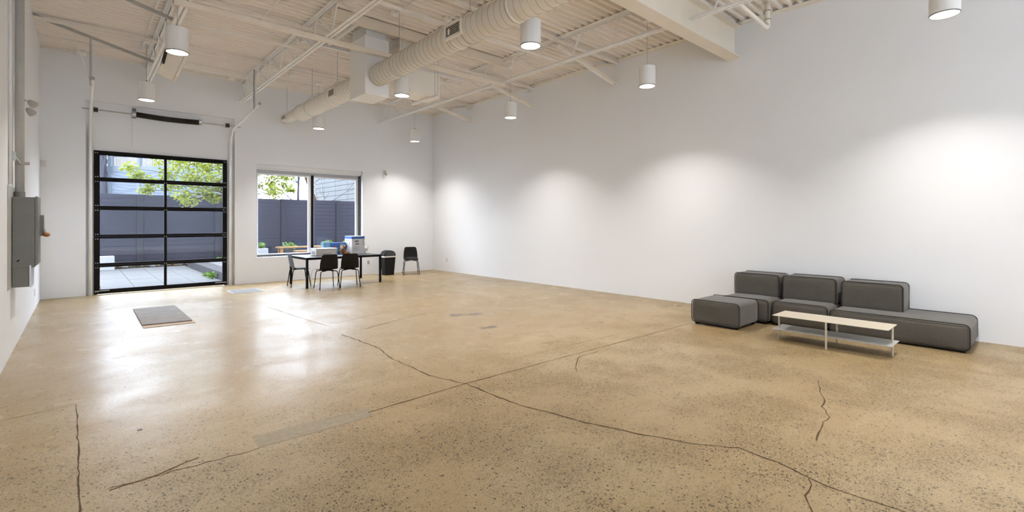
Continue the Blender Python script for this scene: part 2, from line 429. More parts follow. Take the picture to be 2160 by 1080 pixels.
MB().add([(.924,3.85,.0008),(1.80,3.80,.0008),(1.744,3.616,.0008),(1.5,3.61,.0008),(.912,3.623,.0008)], [(0,1,2,3,4)]).build('repair_patch', M['patch'], FLOOR)
def px(u, v):   # floor point under a pixel of the survey photograph
    a = math.radians(YAW); F = (math.sin(a), math.cos(a)); R = (math.cos(a), -math.sin(a)); d = EYE*FPX/(v-HORIZON); l = (u-1080)/FPX*d
    return (F[0]*d+R[0]*l, F[1]*d+R[1]*l)
for pts, wd in (([(720,706),(740,712),(800,735),(825,755),(862,772),(905,792),(940,800),(985,810),(1050,838),(1100,856),(1170,873),(1235,892),(1330,912),(1440,933),(1560,945),(1640,975),(1700,1005),(1745,1026),(1800,1045),(1860,1064),(1925,1085)], .015),
                ([(1705,1010),(1712,1022),(1698,1046),(1706,1064),(1716,1085)], .009),
                ([(1726,803),(1729,825),(1740,845),(1733,858),(1750,880),(1736,890),(1722,930)], .010),
                ([(770,695),(782,690),(850,672),(900,660)], .014), ([(1215,785),(1218,760),(1224,752),(1260,742)], .010),
                ([(1140,725),(1180,720)], .012), ([(230,1035),(330,1003),(420,965)], .010)):
    strip('crack', [px(*p) for p in pts], wd, CR, .012, .07)
for (u, v, r) in ((1406.5, 646, .05), (300, 627, .04), (440, 634, .05)):
    c = px(u, v); MB().add([(c[0]+r*math.cos(k*PI/8), c[1]+r*math.sin(k*PI/8), .0009) for k in range(16)], [tuple(range(16))]).build('stain', M['stain'], FLOOR)
c = px(1433, 645.5)
MB().tube([(c[0]+.055*math.cos(k*PI/10), c[1]+.055*math.sin(k*PI/10), .0) for k in range(20)], .004, 4, True).build('stain', M['stain'], FLOOR)
for u, v, rr in ((965,664,.12),(1000,662,.10),(1035,690,.09)):
    c = px(u, v); MB().add([(c[0]+rr*(.5+random.random())*math.cos(k*PI/8)*1.5, c[1]+rr*(.3+random.random())*math.sin(k*PI/8), .0007) for k in range(16)], [tuple(range(16))]).build('stain', M['stain'], FLOOR)

# ------------------------------------------------------------------ steel joists
JX = {1.10: 'left', 3.05: 'second', 4.97: 'third', 6.86: 'right'}
def joist(x, y0, y1, label, first):
    t = thing('roof_joist', label, 'joist', (x, y0, 4.62), group='open web roof joists')
    for s in (-1, 1):
        m = MB(); xa, xb = (x+s*.012, x+s*.062)
        m.box(min(xa,xb), max(xa,xb), y0, y1, 5.117, 5.127).box(min(xa, xa+s*.008), max(xa, xa+s*.008), y0, y1, 5.066, 5.117)
        m.build('top_chord', M['steelwhite'], t)
        m = MB(); ya = y0+.02; yb = y1-.02
        m.box(min(xa, x+s*.052), max(xa, x+s*.052), ya, yb, 4.62, 4.629).box(min(xa, xa+s*.008), max(xa, xa+s*.008), ya, yb, 4.629, 4.668)
        m.build('bottom_chord', M['steelwhite'], t)
    wb1 = MB().bar((0,0,0), (0,-.25,.455), .018, .018, (1,0,0)); wb2 = MB().bar((0,0,0), (0,.665,.455), .018, .018, (1,0,0))
    yy = y1-.38
    wa = wb1.build('web_bar', M['steelwhite'], t, local=True); wa.location = (0, yy-y0, .036)
    MB().bar((x, yy, 4.65), (x, y1-.06, 5.09), .018, .018, (1,0,0)).build('web_bar', M['steelwhite'], t)
    wc = wb2.build('web_bar', M['steelwhite'], t, local=True); wc.location = (0, yy-y0-.93, .036)
    yy -= .915
    while yy > y0+.3:
        o = wa.copy(); COL.objects.link(o); o.location = (0, yy-y0, .036)
        if yy < y1-1.4: o = wc.copy(); COL.objects.link(o); o.location = (0, yy-y0-.015, .036)
        yy -= .915
    MB().box(x-.11, x+.11, y1-.075, y1-.002, 4.606, 4.619).build('end_plate', M['steelwhite'], t) if first else None
    return t
JL = ['roof joist nearest the left wall, with the speaker hung on it', 'second roof joist from the left, ending in a plate over the window', 'roof joist directly above the round spiral duct', 'roof joist nearest the right wall, beside the cross braces']
for (x, _), lb in zip(JX.items(), JL):
    joist(x, 3.86, YB, lb, True)
joist(6.86, YR, 3.60, 'roof joist on the near side of the big girder', False)
joist(3.05, YR, 3.60, 'roof joist behind the camera side of the girder, left', False)
# girder
g = thing('steel_girder', 'deep beige steel I-beam running under the roof joists to the right wall', 'beam', (XL, 3.73, 4.5))
MB().box(XL+.01, XR-.001, 3.61, 3.85, 4.50, 4.522).build('bottom_flange', M['beam'], g)
MB().box(XL+.01, XR-.001, 3.61, 3.85, 5.036, 5.058).build('top_flange', M['beam'], g)
MB().box(XL+.01, XR-.001, 3.722, 3.738, 4.522, 5.036).build('web', M['beam'], g)
# bridging
rows = [(6.32, 'nearest the girder'), (8.96, 'in the middle row'), (11.56, 'nearest the back wall')]
for yb_, lb in rows:
    t = thing('bridging_bar', 'thin horizontal steel bar tying the joist bottoms, ' + lb, 'brace', (1.1, yb_, 4.67), group='joist bridging bars')
    MB().box(1.05, 6.9, yb_-.018, yb_+.018, 4.669, 4.675).box(1.05, 6.9, yb_-.018, yb_-.013, 4.675, 4.705).build('angle', M['steel'], t)
    t = thing('bridging_bar', 'horizontal steel bar tight under the roof deck, ' + lb, 'brace', (XL, yb_-.1, 5.03), group='joist bridging bars')
    MB().box(XL+.01, XR-.01, yb_-.13, yb_-.07, 5.056, 5.064).box(XL+.01, XR-.01, yb_-.078, yb_-.07, 5.02, 5.056).build('angle', M['steel'], t)
    t = thing('cross_brace', 'brace sloping down onto the right wall, ' + lb, 'brace', (XR, yb_, 4.63), group='cross braces at the right wall')
    MB().bar((6.90, yb_, 5.03), (XR-.012, yb_, 4.64), .07, .008, (0,0,1)).bar((6.90, yb_+.033, 5.00), (XR-.012, yb_+.033, 4.61), .006, .065).build('angle', M['steel'], t)
    MB().box(XR-.012, XR-.001, yb_-.05, yb_+.05, 4.585, 4.665).build('wall_cleat', M['steel'], t)
    t = thing('cross_brace', 'brace rising to the top of the right wall, ' + lb, 'brace', (XR, yb_+.09, 5.06), group='cross braces at the right wall')
    MB().bar((6.93, yb_+.09, 4.66), (XR-.052, yb_+.09, 5.05), .06, .008).bar((6.93, yb_+.122, 4.69), (XR-.052, yb_+.122, 5.08), .006, .06).build('angle', M['steel'], t)
    MB().box(XR-.05, XR-.01, yb_+.05, yb_+.15, 4.99, 5.065).build('wall_cleat', M['steel'], t)
    t = thing('cross_brace', 'brace rising to the top of the left wall, ' + lb, 'brace', (XL, yb_, 5.1), group='braces at the left wall')
    MB().bar((1.05, yb_, 4.66), (XL+.01, yb_, 5.09), .045, .008).bar((1.05, yb_-.022, 4.68), (XL+.01, yb_-.022, 5.11), .006, .045).build('angle', M['conduit'], t)
t = thing('strut_beam', 'thick beige square tube crossing in front of the plenum box', 'beam', (1.1, 7.95, 4.6))
MB().box(.95, 6.95, 7.915, 7.985, 4.545, 4.617).build('tube', M['beam'], t)
t = thing('deck_seam_bar', 'light steel strip along the deck close to the back wall', 'trim', (XL, 12.75, 5.1))
MB().box(XL+.01, XR-.01, 12.72, 12.76, 5.105, 5.131).build('strip', M['steel'], t)
# curb frame round the roof opening
t = thing('roof_opening_frame', 'deep grey-beige channel frame round the roof opening above the plenum', 'frame', (4.2, 8.6, 5.0))
MB().box(3.08, 6.84, 7.86, 7.95, 4.965, 5.126).build('header', M['beam'], t)
MB().box(3.08, 6.84, 9.30, 9.39, 4.965, 5.126).build('header', M['ductwhite'], t)
MB().box(3.55, 3.61, 7.96, 9.29, 5.0, 5.126).build('trimmer', M['ductwhite'], t)

# ------------------------------------------------------------------ ductwork
def duct_run(t, x, z, y0, y1, r, cap):
    MB().lathe([(r, 0), (r, y1-y0)], 40, (x, y0, z), 'y', cap, cap).build('pipe', M['duct'], t, smooth=True)
    pts = []; n = int((y1-y0-.05)/.118*28)
    for i in range(n):
        a = 2*PI*i/28; pts.append((x+(r+.0005)*math.cos(a), y0+.025+.118*i/28, z+(r+.0005)*math.sin(a)))
    MB().tube(pts, .0032, 4).build('spiral_seam', M['seam'], t, smooth=True)
def collar(t, x, z, y, r):
    MB().lathe([(r, -.02), (r+.006, -.015), (r+.006, .015), (r, .02)], 40, (x, y, z), 'y', False, False).build('joint_band', M['duct'], t, smooth=True)
    MB().lathe([(r+.003, .021), (r+.003, .027)], 40, (x, y, z), 'y', False, False).build('joint_band', M['louvre'], t, smooth=True)
def register(t, x, z, r, y, ln, hh, tilt):
    R = Matrix.Rotation(tilt, 3, 'Y'); C = Vector((x, y, z))
    def tr(m, mt, nm, par):
        m.v = [tuple(C+R @ Vector(p)) for p in m.v]; return m.build(nm, mt, par)
    fr = MB(); a = r+.012
    fr.box(-a, -a+.05, -ln/2-.03, ln/2+.03, -hh/2-.03, -hh/2).box(-a, -a+.05, -ln/2-.03, ln/2+.03, hh/2, hh/2+.03).box(-a, -a+.05, -ln/2-.03, -ln/2, -hh/2, hh/2).box(-a, -a+.05, ln/2, ln/2+.03, -hh/2, hh/2)
    f = tr(fr, M['duct'], 'register', t)
    tr(MB().box(-a+.012, -a+.04, -ln/2, ln/2, -hh/2, hh/2), M['louvre'], 'cavity', f)
    k = 6
    for i in range(k):
        zz = -hh/2+hh*(i+.5)/k
        tr(MB().bar((-a+.006, -ln/2, zz), (-a+.006, ln/2, zz), .005, .003, (.5,0,1)), M['duct'], 'louvre', f)
def hanger(t, x, z, r, y):
    MB().tube([(x, y, z+r+.12), (x, y, 5.13)], .005, 6).build('hanger_rod', M['rawmetal'], t)
    pts = [(x+(r+.004)*math.cos(a), y, z+(r+.004)*math.sin(a)) for a in [PI*.2-2*PI*.7*i/30 for i in range(31)]]
    MB().tube([(x, y, z+r+.12)]+pts[::-1][0:0]+pts+[(x, y, z+r+.12)], .0035, 5).build('hanger_loop', M['rawmetal'], t)
DX, DZ, DR = 4.0, 4.215, .187
t = thing('spiral_duct', 'cream round spiral duct between the plenum box and the back wall', 'duct', (DX, 10, DZ), group='round spiral ducts')
duct_run(t, DX, DZ, 8.74, 12.05, DR, False); 
MB().lathe([(DR, 12.05), (DR+.004, 12.06), (.128, 12.22), (.128, 12.25)], 40, (DX, 0, DZ+.02), 'y', False, False).build('reducer', M['duct'], t, smooth=True)
duct_run(t, DX, DZ+.05, 12.2, 13.36, .126, True)
collar(t, DX, DZ, 12.0, DR); collar(t, DX, DZ, 10.05, DR)
register(t, DX, DZ, DR, 9.75, .30, .13, math.radians(0)); register(t, DX, DZ+.05, .126, 13.05, .26, .10, 0)
for yy in (9.9, 11.36): hanger(t, DX, DZ, DR, yy)
hanger(t, DX, DZ+.05, .126, 13.2)
t = thing('spiral_duct', 'cream round spiral duct running from the plenum box out over the camera', 'duct', (DX, 4, DZ), group='round spiral ducts')
duct_run(t, DX, DZ, -2.0, 8.07, DR, True)
for yy in (7.3, 5.55, 4.35, 1.0): collar(t, DX, DZ, yy, DR)
register(t, DX, DZ, DR, 5.45, .34, .15, 0)
for yy in (7.28, 5.3, 2.5): hanger(t, DX, DZ, DR, yy)
t = thing('plenum_box', 'tall white sheet metal supply box dropping from the roof', 'duct box', (4.0, 8.4, 3.86))
MB().box(3.765, 4.225, 8.08, 8.73, 3.86, 4.90).build('body', M['ductwhite'], t)
MB().box(3.80, 4.19, 8.12, 8.69, 4.90, 5.125).build('neck', M['ductwhite'], t)
MB().box(3.755, 4.235, 8.07, 8.74, 4.88, 4.905).build('flange', M['ductwhite'], t)
MB().box(3.760, 4.230, 8.075, 8.735, 3.875, 3.89).build('flange', M['ductwhite'], t)
for pl in ([(3.7640,8.085,3.895),(3.7600,8.40,4.40),(3.7640,8.085,4.87)],):
    MB().add([(3.7645,8.085,3.9),(3.7645,8.725,4.2),(3.7645,8.725,4.87)], [(0,1,2)]).build('fold', M['ductwhite'], t)
t = thing('return_elbow', 'square beige return duct elbow turning right beside the plenum box', 'duct', (4.9, 8.5, 4.1))
outer = [(4.55, 5.125)] + [(5.02-.47*math.cos(a), 4.57-.47*math.sin(a)) for a in [PI/2*i/10 for i in range(11)]] + [(5.47, 4.10)]
inner = [(5.47, 4.575), (5.10, 4.575), (5.03, 4.60), (5.0, 4.66), (5.0, 5.125)]
body = MB().prism(outer+inner, 'y', 8.28, 8.74).build('body', M['duct'], t)
MB().box(5.472, 5.478, 8.30, 8.72, 4.12, 4.555).build('inlet_grille', M['louvre'], t)
MB().box(4.53, 5.02, 8.26, 8.76, 4.93, 4.95).build('flange', M['duct'], t)
t = thing('strut_channel', 'white strut channel carrying the return elbow on two rods', 'bracket', (5.25, 8.4, 4.05))
MB().box(5.23, 5.27, 7.98, 9.0, 4.055, 4.095).build('channel', M['steelwhite'], t)
for yy in (8.02, 8.12, 8.96): MB().tube([(5.25, yy, 4.05), (5.25, yy, 5.13)], .005, 6).build('rod', M['rawmetal'], t)

# ------------------------------------------------------------------ pendant lamps
def pendant():
    t = thing('pendant_lamp', '', 'lamp', (0,0,0), group='white cylinder pendant lamps')
    MB().lathe([(.128,.012),(.128,0),(.14,0),(.14,.335),(.134,.342),(0.001,.342)], 36, cap0=False, cap1=False).build('housing', M['lampbody'], t, smooth=False, local=True)
    MB().lathe([(.1395,-.003),(.142,-.001),(.142,.010),(.1395,.012)], 36, cap0=False, cap1=False).build('rim', M['cabinet'], t, local=True)
    MB().lathe([(.128,.012),(.118,.06),(.11,.062)], 36, cap0=False, cap1=False).build('reflector', M['lampinner'], t, smooth=True, local=True)
    MB().lathe([(.0005,.056),(.121,.056)], 36, cap0=False, cap1=False).build('diffuser', M['lampglow'], t, local=True)
    MB().lathe([(.014,.34),(.014,.38),(.004,.39)], 12, cap0=False, cap1=True).build('cable_grip', M['darkmetal'], t, local=True)
    MB().tube([(0,0,.385),(0,0,1.13)], .0035, 6).build('cable', M['conduit'], t, local=True)
    MB().lathe([(.065,1.12),(.065,1.15),(.05,1.17)], 20).build('canopy', M['steelwhite'], t, local=True)
    return t
proto = pendant()
PL = [(0.97,11.82,3.97,'white pendant lamp in front of the wall above the glass garage door'),
      (1.02,8.20,3.96,'beige-looking pendant lamp hanging in front of the ceiling speaker'),
      (4.50,12.33,3.95,'small white pendant lamp below the thin end of the spiral duct'),
      (4.43,7.96,3.91,'pendant lamp hanging beside the plenum box under the spiral duct'),
      (7.33,12.42,3.96,'small white pendant lamp hanging close to the back right corner'),
      (4.50,4.62,3.93,'large pendant lamp hanging right of the spiral duct register'),
      (7.22,8.06,3.93,'pendant lamp below the middle cross brace at the right wall'),
      (7.30,4.60,3.92,'pendant lamp alone against the right wall left of the girder'),
      (7.37,0.76,3.94,'pendant lamp cut by the top edge above the sofa'),
      (1.02,4.6,3.94,'pendant lamp overhead out of the picture on the left'),
      (4.45,0.8,3.94,'pendant lamp overhead behind the camera'),
      (1.02,-3.0,3.94,'pendant lamp at the rear left'), (4.45,-3.0,3.94,'pendant lamp at the rear centre'), (7.37,-3.0,3.94,'pendant lamp at the rear right')]
for i, (x, y, z, lb) in enumerate(PL):
    o = proto if i == 0 else copy_tree(proto)
    o.location = (x, y, z); o['label'] = lb
    d = bpy.data.lights.new('lamp_light', 'AREA'); d.shape = 'DISK'; d.size = .22; d.energy = LAMP_W; d.color = (1, .96, .91); d.spread = math.radians(112)
    l = bpy.data.objects.new('lamp_light', d); COL.objects.link(l); l.parent = o; l.location = (0, 0, .008)

# ------------------------------------------------------------------ speaker
t = thing('wall_speaker', 'beige loudspeaker tilted down, hung under the left roof joist', 'speaker', (1.1, 9.6, 4.3))
up = Vector((.195, 0, .545)).normalized(); fr = Vector((up.z, 0, -up.x)); P0 = Vector((.94, 0, 4.03))
def sp(a, b, y): p = P0+fr*a+up*b; return (p.x, y, p.z)
m = MB().add([sp(0,0,9.5),sp(.22,0,9.5),sp(.22,.56,9.5),sp(.04,.56,9.5),sp(0,.50,9.5),sp(0,0,9.83),sp(.22,0,9.83),sp(.22,.56,9.83),sp(.04,.56,9.83),sp(0,.50,9.83)],
             [(0,1,2,3,4),(9,8,7,6,5),(0,5,6,1),(1,6,7,2),(2,7,8,3),(3,8,9,4),(4,9,5,0)])
m.build('cabinet', M['beam'], t)
m = MB().add([sp(.222,-.01,9.48),sp(.27,-.01,9.48),sp(.27,.60,9.48),sp(.222,.60,9.48),sp(.222,-.01,9.85),sp(.27,-.01,9.85),sp(.27,.60,9.85),sp(.222,.60,9.85)],
             [(0,1,2,3),(7,6,5,4),(0,4,5,1),(1,5,6,2),(2,6,7,3),(3,7,4,0)])
m.build('baffle', M['beam'], t, bevel=.008)
MB().bar(sp(.02,.1,9.49), sp(-.03,.46,9.49), .006, .03).bar(sp(.02,.1,9.84), sp(-.03,.46,9.84), .006, .03).build('yoke', M['darkmetal'], t)
MB().tube([sp(-.02,.3,9.66), (1.1, 9.66, 4.62)], .012, 8).build('mount', M['darkmetal'], t)

# ------------------------------------------------------------------ garage door
gd = struct(thing('door_1', 'black framed sectional glass garage door of five rows and two columns', None, (1.474, 13.70, 0)))
X0, X1, DY0, DY1, SH = .216, 2.732, 13.695, 13.74, .623
for k in range(5):
    z0 = .012+k*SH; z1 = z0+SH-.003
    sec = MB(); bt = .095 if k == 0 else .042; tp = .095 if k == 4 else .042
    sec.box(X0, X0+.098, DY0, DY1, z0, z1).box(X1-.098, X1, DY0, DY1, z0, z1)
    sec.box(X0+.098, X1-.098, DY0, DY1, z0, z0+bt).box(X0+.098, X1-.098, DY0, DY1, z1-tp, z1)
    sec.box(1.474-.026, 1.474+.026, DY0, DY1, z0+bt, z1-tp)
    s_ = sec.build('door_section', M['black'], gd)
    for a, b in ((X0+.098, 1.448), (1.5, X1-.098)):
        MB().add([(a, DY0+.022, z0+bt),(b, DY0+.022, z0+bt),(b, DY0+.022, z1-tp),(a, DY0+.022, z1-tp)], [(0,1,2,3)]).build('pane', M['glassdoor'], s_)
    for xr in (X0+.03, X0+.065, X1-.03, X1-.065):
        for zr in (z0+.05, z1-.05):
            MB().lathe([(.008, 0), (.008, .005)], 8, (xr, DY0-.005, zr), 'y').build('rivet', M['rivet'], s_)
    if k < 4:
        for xr in (1.474-.02, 1.474+.02):
            MB().lathe([(.006, 0), (.006, .005)], 8, (xr, DY0-.005, z1-.02), 'y').build('rivet', M['rivet'], s_)
for a, b in ((X0+.01, X0+.26), (X1-.26, X1-.01)):
    MB().tube([(a, DY0-.012, .075), (b, DY0-.012, .08)], .008, 6).build('bolt_rod', M['rawmetal'], gd)
for xx in (.16, 2.80):
    s = -1 if xx < 1 else 1
    m = MB().box(xx-.03, xx+.03, 13.655, 13.74, 0, 3.55)
    m.build('vertical_track', M['steelwhite'], gd)
    pts = [(xx-s*.0, 13.62, 0.02), (xx, 13.62, 3.45)] + [(xx, 13.62-.42*(1-math.cos(a)), 3.45+.42*math.sin(a)) for a in [PI/2*i/8*.93 for i in range(1, 9)]] + [(xx, 11.04, 4.055)]
    MB().tube(pts, .022, 8).build('track', M['steelwhite'], gd, smooth=True)
    MB().tube([(xx, 11.04, 4.055), (xx, 11.01, 4.06)], .03, 8).build('track_stop', M['rawmetal'], gd)
    # perforated hanger angle and brace
    MB().box(xx-.035, xx-.005, 11.35, 11.355, 4.0, 4.85).box(xx-.035, xx-.03, 11.35, 11.38, 4.0, 4.85).build('hanger_angle', M['rawmetal'], gd)
    MB().bar((xx-.02, 11.36, 4.05), (xx-.25 if s < 0 else xx-.2, 11.50, 4.90), .03, .005).build('hanger_brace', M['steelwhite'], gd)
MB().tube([(.02, 13.60, 3.985), (3.02, 13.60, 3.97)], .012, 10).build('shaft', M['rawmetal'], gd)
sp_ = [(.93+1.19*i/14, 13.60, 3.98-.018*math.sin(PI*i/14)-.012*i/14) for i in range(15)]
MB().tube(sp_, .058, 16).build('torsion_spring', M['darkmetal'], gd, smooth=True)
hel = []
for i in range(1, 1400):
    u = i/1400; a = 2*PI*u*90; hel.append((.93+1.19*u, 13.60+.0585*math.cos(a), 3.98-.018*math.sin(PI*u)-.012*u+.0585*math.sin(a)))
MB().tube(hel, .0035, 4).build('spring_coil', M['black'], gd)
for xx, w_ in ((.89, .035), (2.14, .03)):
    MB().lathe([(.066, -w_), (.066, w_)], 18, (xx, 13.60, 3.98), 'x').build('spring_cone', M['rawmetal'], gd)
MB().box(.86, .93, 13.63, 13.66, 3.90, 4.12).build('centre_bracket', M['cabinet'], gd)
for xx in (.245, 2.72):
    MB().lathe([(.055, -.035), (.06, -.03), (.045, -.01), (.045, .02), (.06, .035)], 18, (xx, 13.60, 3.98), 'x').build('cable_drum', M['darkmetal'], gd)
MB().box(.87, 1.03, 13.728, 13.744, 3.28, 4.15).build('spring_pad', M['wall'], gd)
MB().box(.22, 2.73, 13.735, 13.7445, 3.125, 3.30).build('header_board', M['wall'], gd)
MB().tube([(2.86, 13.70, 2.0), (2.865, 13.69, 1.2), (2.87, 13.68, .5), (2.90, 13.63, .15)], .006, 6).build('pull_cord', M['trimwhite'], gd)

# ------------------------------------------------------------------ window
x0, x1, z0, z1 = WIN
wn = struct(thing('window_1', 'two pane window with dark frame and roller blind cassette', None, (4.8, 13.8, z0)))
fy0, fy1 = 13.80, 13.875
MB().box(x0, x0+.05, fy0, fy1, z0, z1).build('frame_jamb', M['winframe'], wn)
MB().box(x1-.075, x1, fy0-.03, fy1, z0, z1).build('frame_jamb', M['greyplastic'], wn)
MB().box(x0+.05, x1-.075, fy0, fy1, z0, z0+.05).build('frame_sill', M['greyplastic'], wn)
MB().box(x0+.05, x1-.075, fy0, fy1, z1-.22, z1).build('frame_head', M['winframe'], wn)
MB().box(4.82, 4.88, fy0-.045, fy1, z0+.05, z1-.2).build('mullion', M['black'], wn)
for a, b in ((x0+.05, 4.82), (4.88, x1-.075)):
    s_ = MB().box(a, a+.028, fy0+.01, fy0+.055, z0+.05, z1-.22).box(b-.075, b, fy0+.01, fy0+.055, z0+.05, z1-.22).box(a+.028, b-.075, fy0+.01, fy0+.055, z1-.26, z1-.22).box(a+.028, b-.075, fy0+.01, fy0+.055, z0+.05, z0+.075).build('sash', M['winwhite'], wn)
    MB().add([(a+.028, fy0+.033, z0+.075),(b-.075, fy0+.033, z0+.075),(b-.075, fy0+.033, z1-.26),(a+.028, fy0+.033, z1-.26)], [(0,1,2,3)]).build('pane', M['glassdoor'], s_)
bl = tag(MB().box(x0+.004, x1-.03, 13.66, 13.75, z1-.105, z1-.004).build('roller_blind', M['trimwhite']), 'white roller blind cassette along the top of the window', 'blind')
MB().box(x0+.004, x1-.05, 13.70, 13.775, z1-.135, z1-.108).build('bottom_rail', M['trimwhite'], bl)

# ------------------------------------------------------------------ left wall equipment
t = thing('disconnect_box', 'grey enamel electrical switch box on the left wall', 'electrical box', (XL, 8.3, .80))
MB().box(XL+.012, -.405, 8.10, 8.60, 1.02, 1.86).box(XL+.012, -.452, 8.10, 8.58, .79, 1.02).build('cabinet', M['cabinet'], t, bevel=.004)
d_ = MB().box(-.404, -.378, 8.10, 8.60, 1.05, 1.87).build('cover', M['cabinet'], t, bevel=.004)
MB().box(-.451, -.436, 8.095, 8.58, .785, 1.045).build('lower_cover', M['cabinetlight'], t)
MB().box(-.43, -.41, 8.085, 8.10, 1.70, 1.76).box(-.43, -.41, 8.085, 8.10, 1.14, 1.20).box(-.475, -.46, 8.085, 8.10, .95, 1.0).box(-.475, -.46, 8.085, 8.10, .85, .89).build('hinge', M['cabinet'], t)
MB().bar((-.555, 8.097, 1.095), (-.535, 8.097, 1.115), .012, .02, (0,1,0)).build('latch', M['black'], t)
h_ = MB().prism([(8.40+.13*math.cos(a), 1.52+.13*math.sin(a)) for a in [-PI/2+PI*i/12 for i in range(13)]], 'x', -.377, -.34).build('switch_quadrant', M['cabinet'], t)
MB().bar((-.358, 8.42, 1.5), (-.33, 8.40, 1.42), .03, .02).build('lever', M['cabinet'], h_)
MB().ellipsoid((-.315, 8.38, 1.405), (.035, .05, .028)).build('knob', M['orange'], h_, smooth=True)
tag(MB().box(XL+.001, XL+.008, 7.75, 8.62, .79, 1.98).build('backing_board', M['conduit']), 'thin grey backing board behind the switch box', 'board')
t = thing('conduit_pipe', 'thick grey conduit rising from the switch box up the left wall', 'pipe', (XL+.05, 8.36, 1.88))
MB().tube([(XL+.060, 8.34, 1.865), (XL+.060, 8.34, 5.12)], .042, 18).build('pipe', M['conduit'], t, smooth=True)
MB().lathe([(.049, 1.868), (.049, 1.93)], 18, (XL+.060, 8.34, 0)).build('hub', M['cabinet'], t)
MB().box(XL+.001, XL+.05, 8.0, 8.04, 2.28, 2.38).bar((XL+.03, 8.02, 2.33), (XL+.06, 8.26, 2.27), .03, .025).tube([(XL+.03, 8.28, 2.27), (XL+.15, 8.28, 2.275)], .018, 8).build('strut_clamp', M['rawmetal'], t)
tag(MB().tube([(XL+.017, 7.85, 1.99), (XL+.017, 7.85, 5.12)], .016, 8).build('thin_conduit', M['trimwhite'], smooth=True), 'thin white conduit running up the left wall beside the thick one', 'pipe')
def emergency(loc, rz, label, sc=1):
    t = thing('emergency_light', label, 'lamp', loc, rz, group='twin head emergency lights')
    MB().box(-.04*sc, .04*sc, .0, .03*sc, -.09*sc, .09*sc).build('plate', M['steelwhite'], t, local=True)
    for z_, yw, d in ((.05, .16, .5), (-.05, .14, -.7)):
        MB().tube([(0,.03*sc,z_*sc), (0,yw*.6*sc,z_*sc)], .012*sc, 8).build('arm', M['rawmetal'], t, local=True)
        a = Vector((d*.6, .5, -.5)).normalized(); c = Vector((0, yw*sc*.75, z_*sc))
        MB().tube([c, c+a*.03*sc, c+a*.085*sc, c+a*.09*sc], [.02*sc, .036*sc, .046*sc, .04*sc], 14).build('lamp_head', M['conduit'], t, smooth=True, local=True)
    return t
emergency((XL+.001, 8.62, 3.05), -PI/2, 'twin head emergency light high on the left wall', 1.0)
emergency((6.97, YB-.001, 3.11), PI, 'twin head emergency light on the back wall right of the window', .75)
def plate(name, lo, hi, label, cat, dark=None, ax='y'):
    t = tag(MB().box(*[c for p in zip(lo, hi) for c in p]).build(name, M['outlet'], bevel=.003), label, cat)
    if dark:
        for (a, b) in dark: MB().box(*[c for p in zip(a, b) for c in p]).build('socket', M['cabinet'], t)
plate('wall_outlet', (6.42,YB-.008,.30), (6.50,YB-.0005,.43), 'white wall outlet low on the back wall behind the table', 'outlet', [((6.44,YB-.010,.325),(6.48,YB-.0075,.355)), ((6.44,YB-.010,.375),(6.48,YB-.0075,.405))])
plate('wall_outlet', (XR-.008,12.78,.30), (XR-.0005,12.87,.43), 'white wall outlet low on the right wall near the corner', 'outlet')
plate('wall_outlet', (XL+.0005,12.02,.25), (XL+.008,12.10,.38), 'white wall outlet low on the left wall near the garage door', 'outlet')
plate('thermostat', (XL+.01,YB-.03,2.70), (XL+.09,YB-.0005,2.83), 'small white sensor box in the back left corner', 'sensor')

# ------------------------------------------------------------------ ceiling conduits and junction boxes
def jbox(x, y, label, r=.055):
    t = thing('junction_box', label, 'junction box', (x, y, 5.08), group='ceiling junction boxes')
    MB().box(x-r, x+r, y-r, y+r, 5.065, 5.131).build('body', M['steelwhite'], t, bevel=.008)
    MB().box(x-r*.8, x+r*.8, y-r*.8, y+r*.8, 5.058, 5.065).build('cover', M['steelwhite'], t)
jbox(3.95, 7.35, 'junction box on the deck left of the lamp by the plenum box'); jbox(4.75, 6.95, 'junction box on the deck above the spiral duct')
jbox(.02, 13.42, 'white junction box on the deck over the back left corner', .08); jbox(2.75, 13.3, 'white junction box on the deck next to the second joist end', .07)
jbox(3.75, 12.05, 'junction box on the deck left of the small pendant canopy'); jbox(8.6, 2.2, 'beige junction box on the right wall top near the sprinkler elbow', .07)
def conduit(pts, label, r=.011, m='steelwhite'):
    return tag(MB().tube(pts, r, 8).build('ceiling_conduit', M[m], smooth=True), label, 'conduit')
conduit([(3.95,7.35,5.10),(3.95,3.9,5.10)], 'white conduit on the deck running from a junction box to the girder')
conduit([(4.75,6.95,5.10),(4.75,3.9,5.10)], 'white conduit on the deck beside the spiral duct top')
conduit([(2.35,3.9,5.10),(2.35,9.0,5.10),(2.35,9.4,5.06),(2.6,9.7,5.10),(3.0,9.9,5.10)], 'white conduit on the deck between the two left joists')
conduit([(.93,4.0,5.10),(.93,12.4,5.10)], 'white conduit along the left joist top')
conduit([(XL+.03,13.48,5.10),(.9,13.48,5.09),(2.75,13.35,5.10)], 'white conduit along the top of the back wall')
conduit([(3.95,7.35,5.09),(4.2,7.4,5.06),(4.43,7.96,5.09)], 'short looping cable from junction box to pendant canopy', .009)
t = thing('sprinkler_pipe', 'cream pipe with elbow hanging by the right wall near the girder', 'pipe', (8.3, 3.0, 4.7))
MB().tube([(8.28,3.0,5.13),(8.28,3.0,4.78),(8.27,3.0,4.73)], .042, 14).build('riser', M['duct'], t, smooth=True)
MB().lathe([(.047,4.84),(.047,4.86)], 14, (8.28,3.0,0)).lathe([(.047,4.98),(.047,5.0)], 14, (8.28,3.0,0)).build('coupling', M['seam'], t)
MB().tube([(8.27,3.0,4.75),(8.24,3.0,4.715),(8.16,3.0,4.72),(6.95,3.0,4.80)], [.045,.04,.03,.03], 14).build('branch', M['duct'], t, smooth=True)
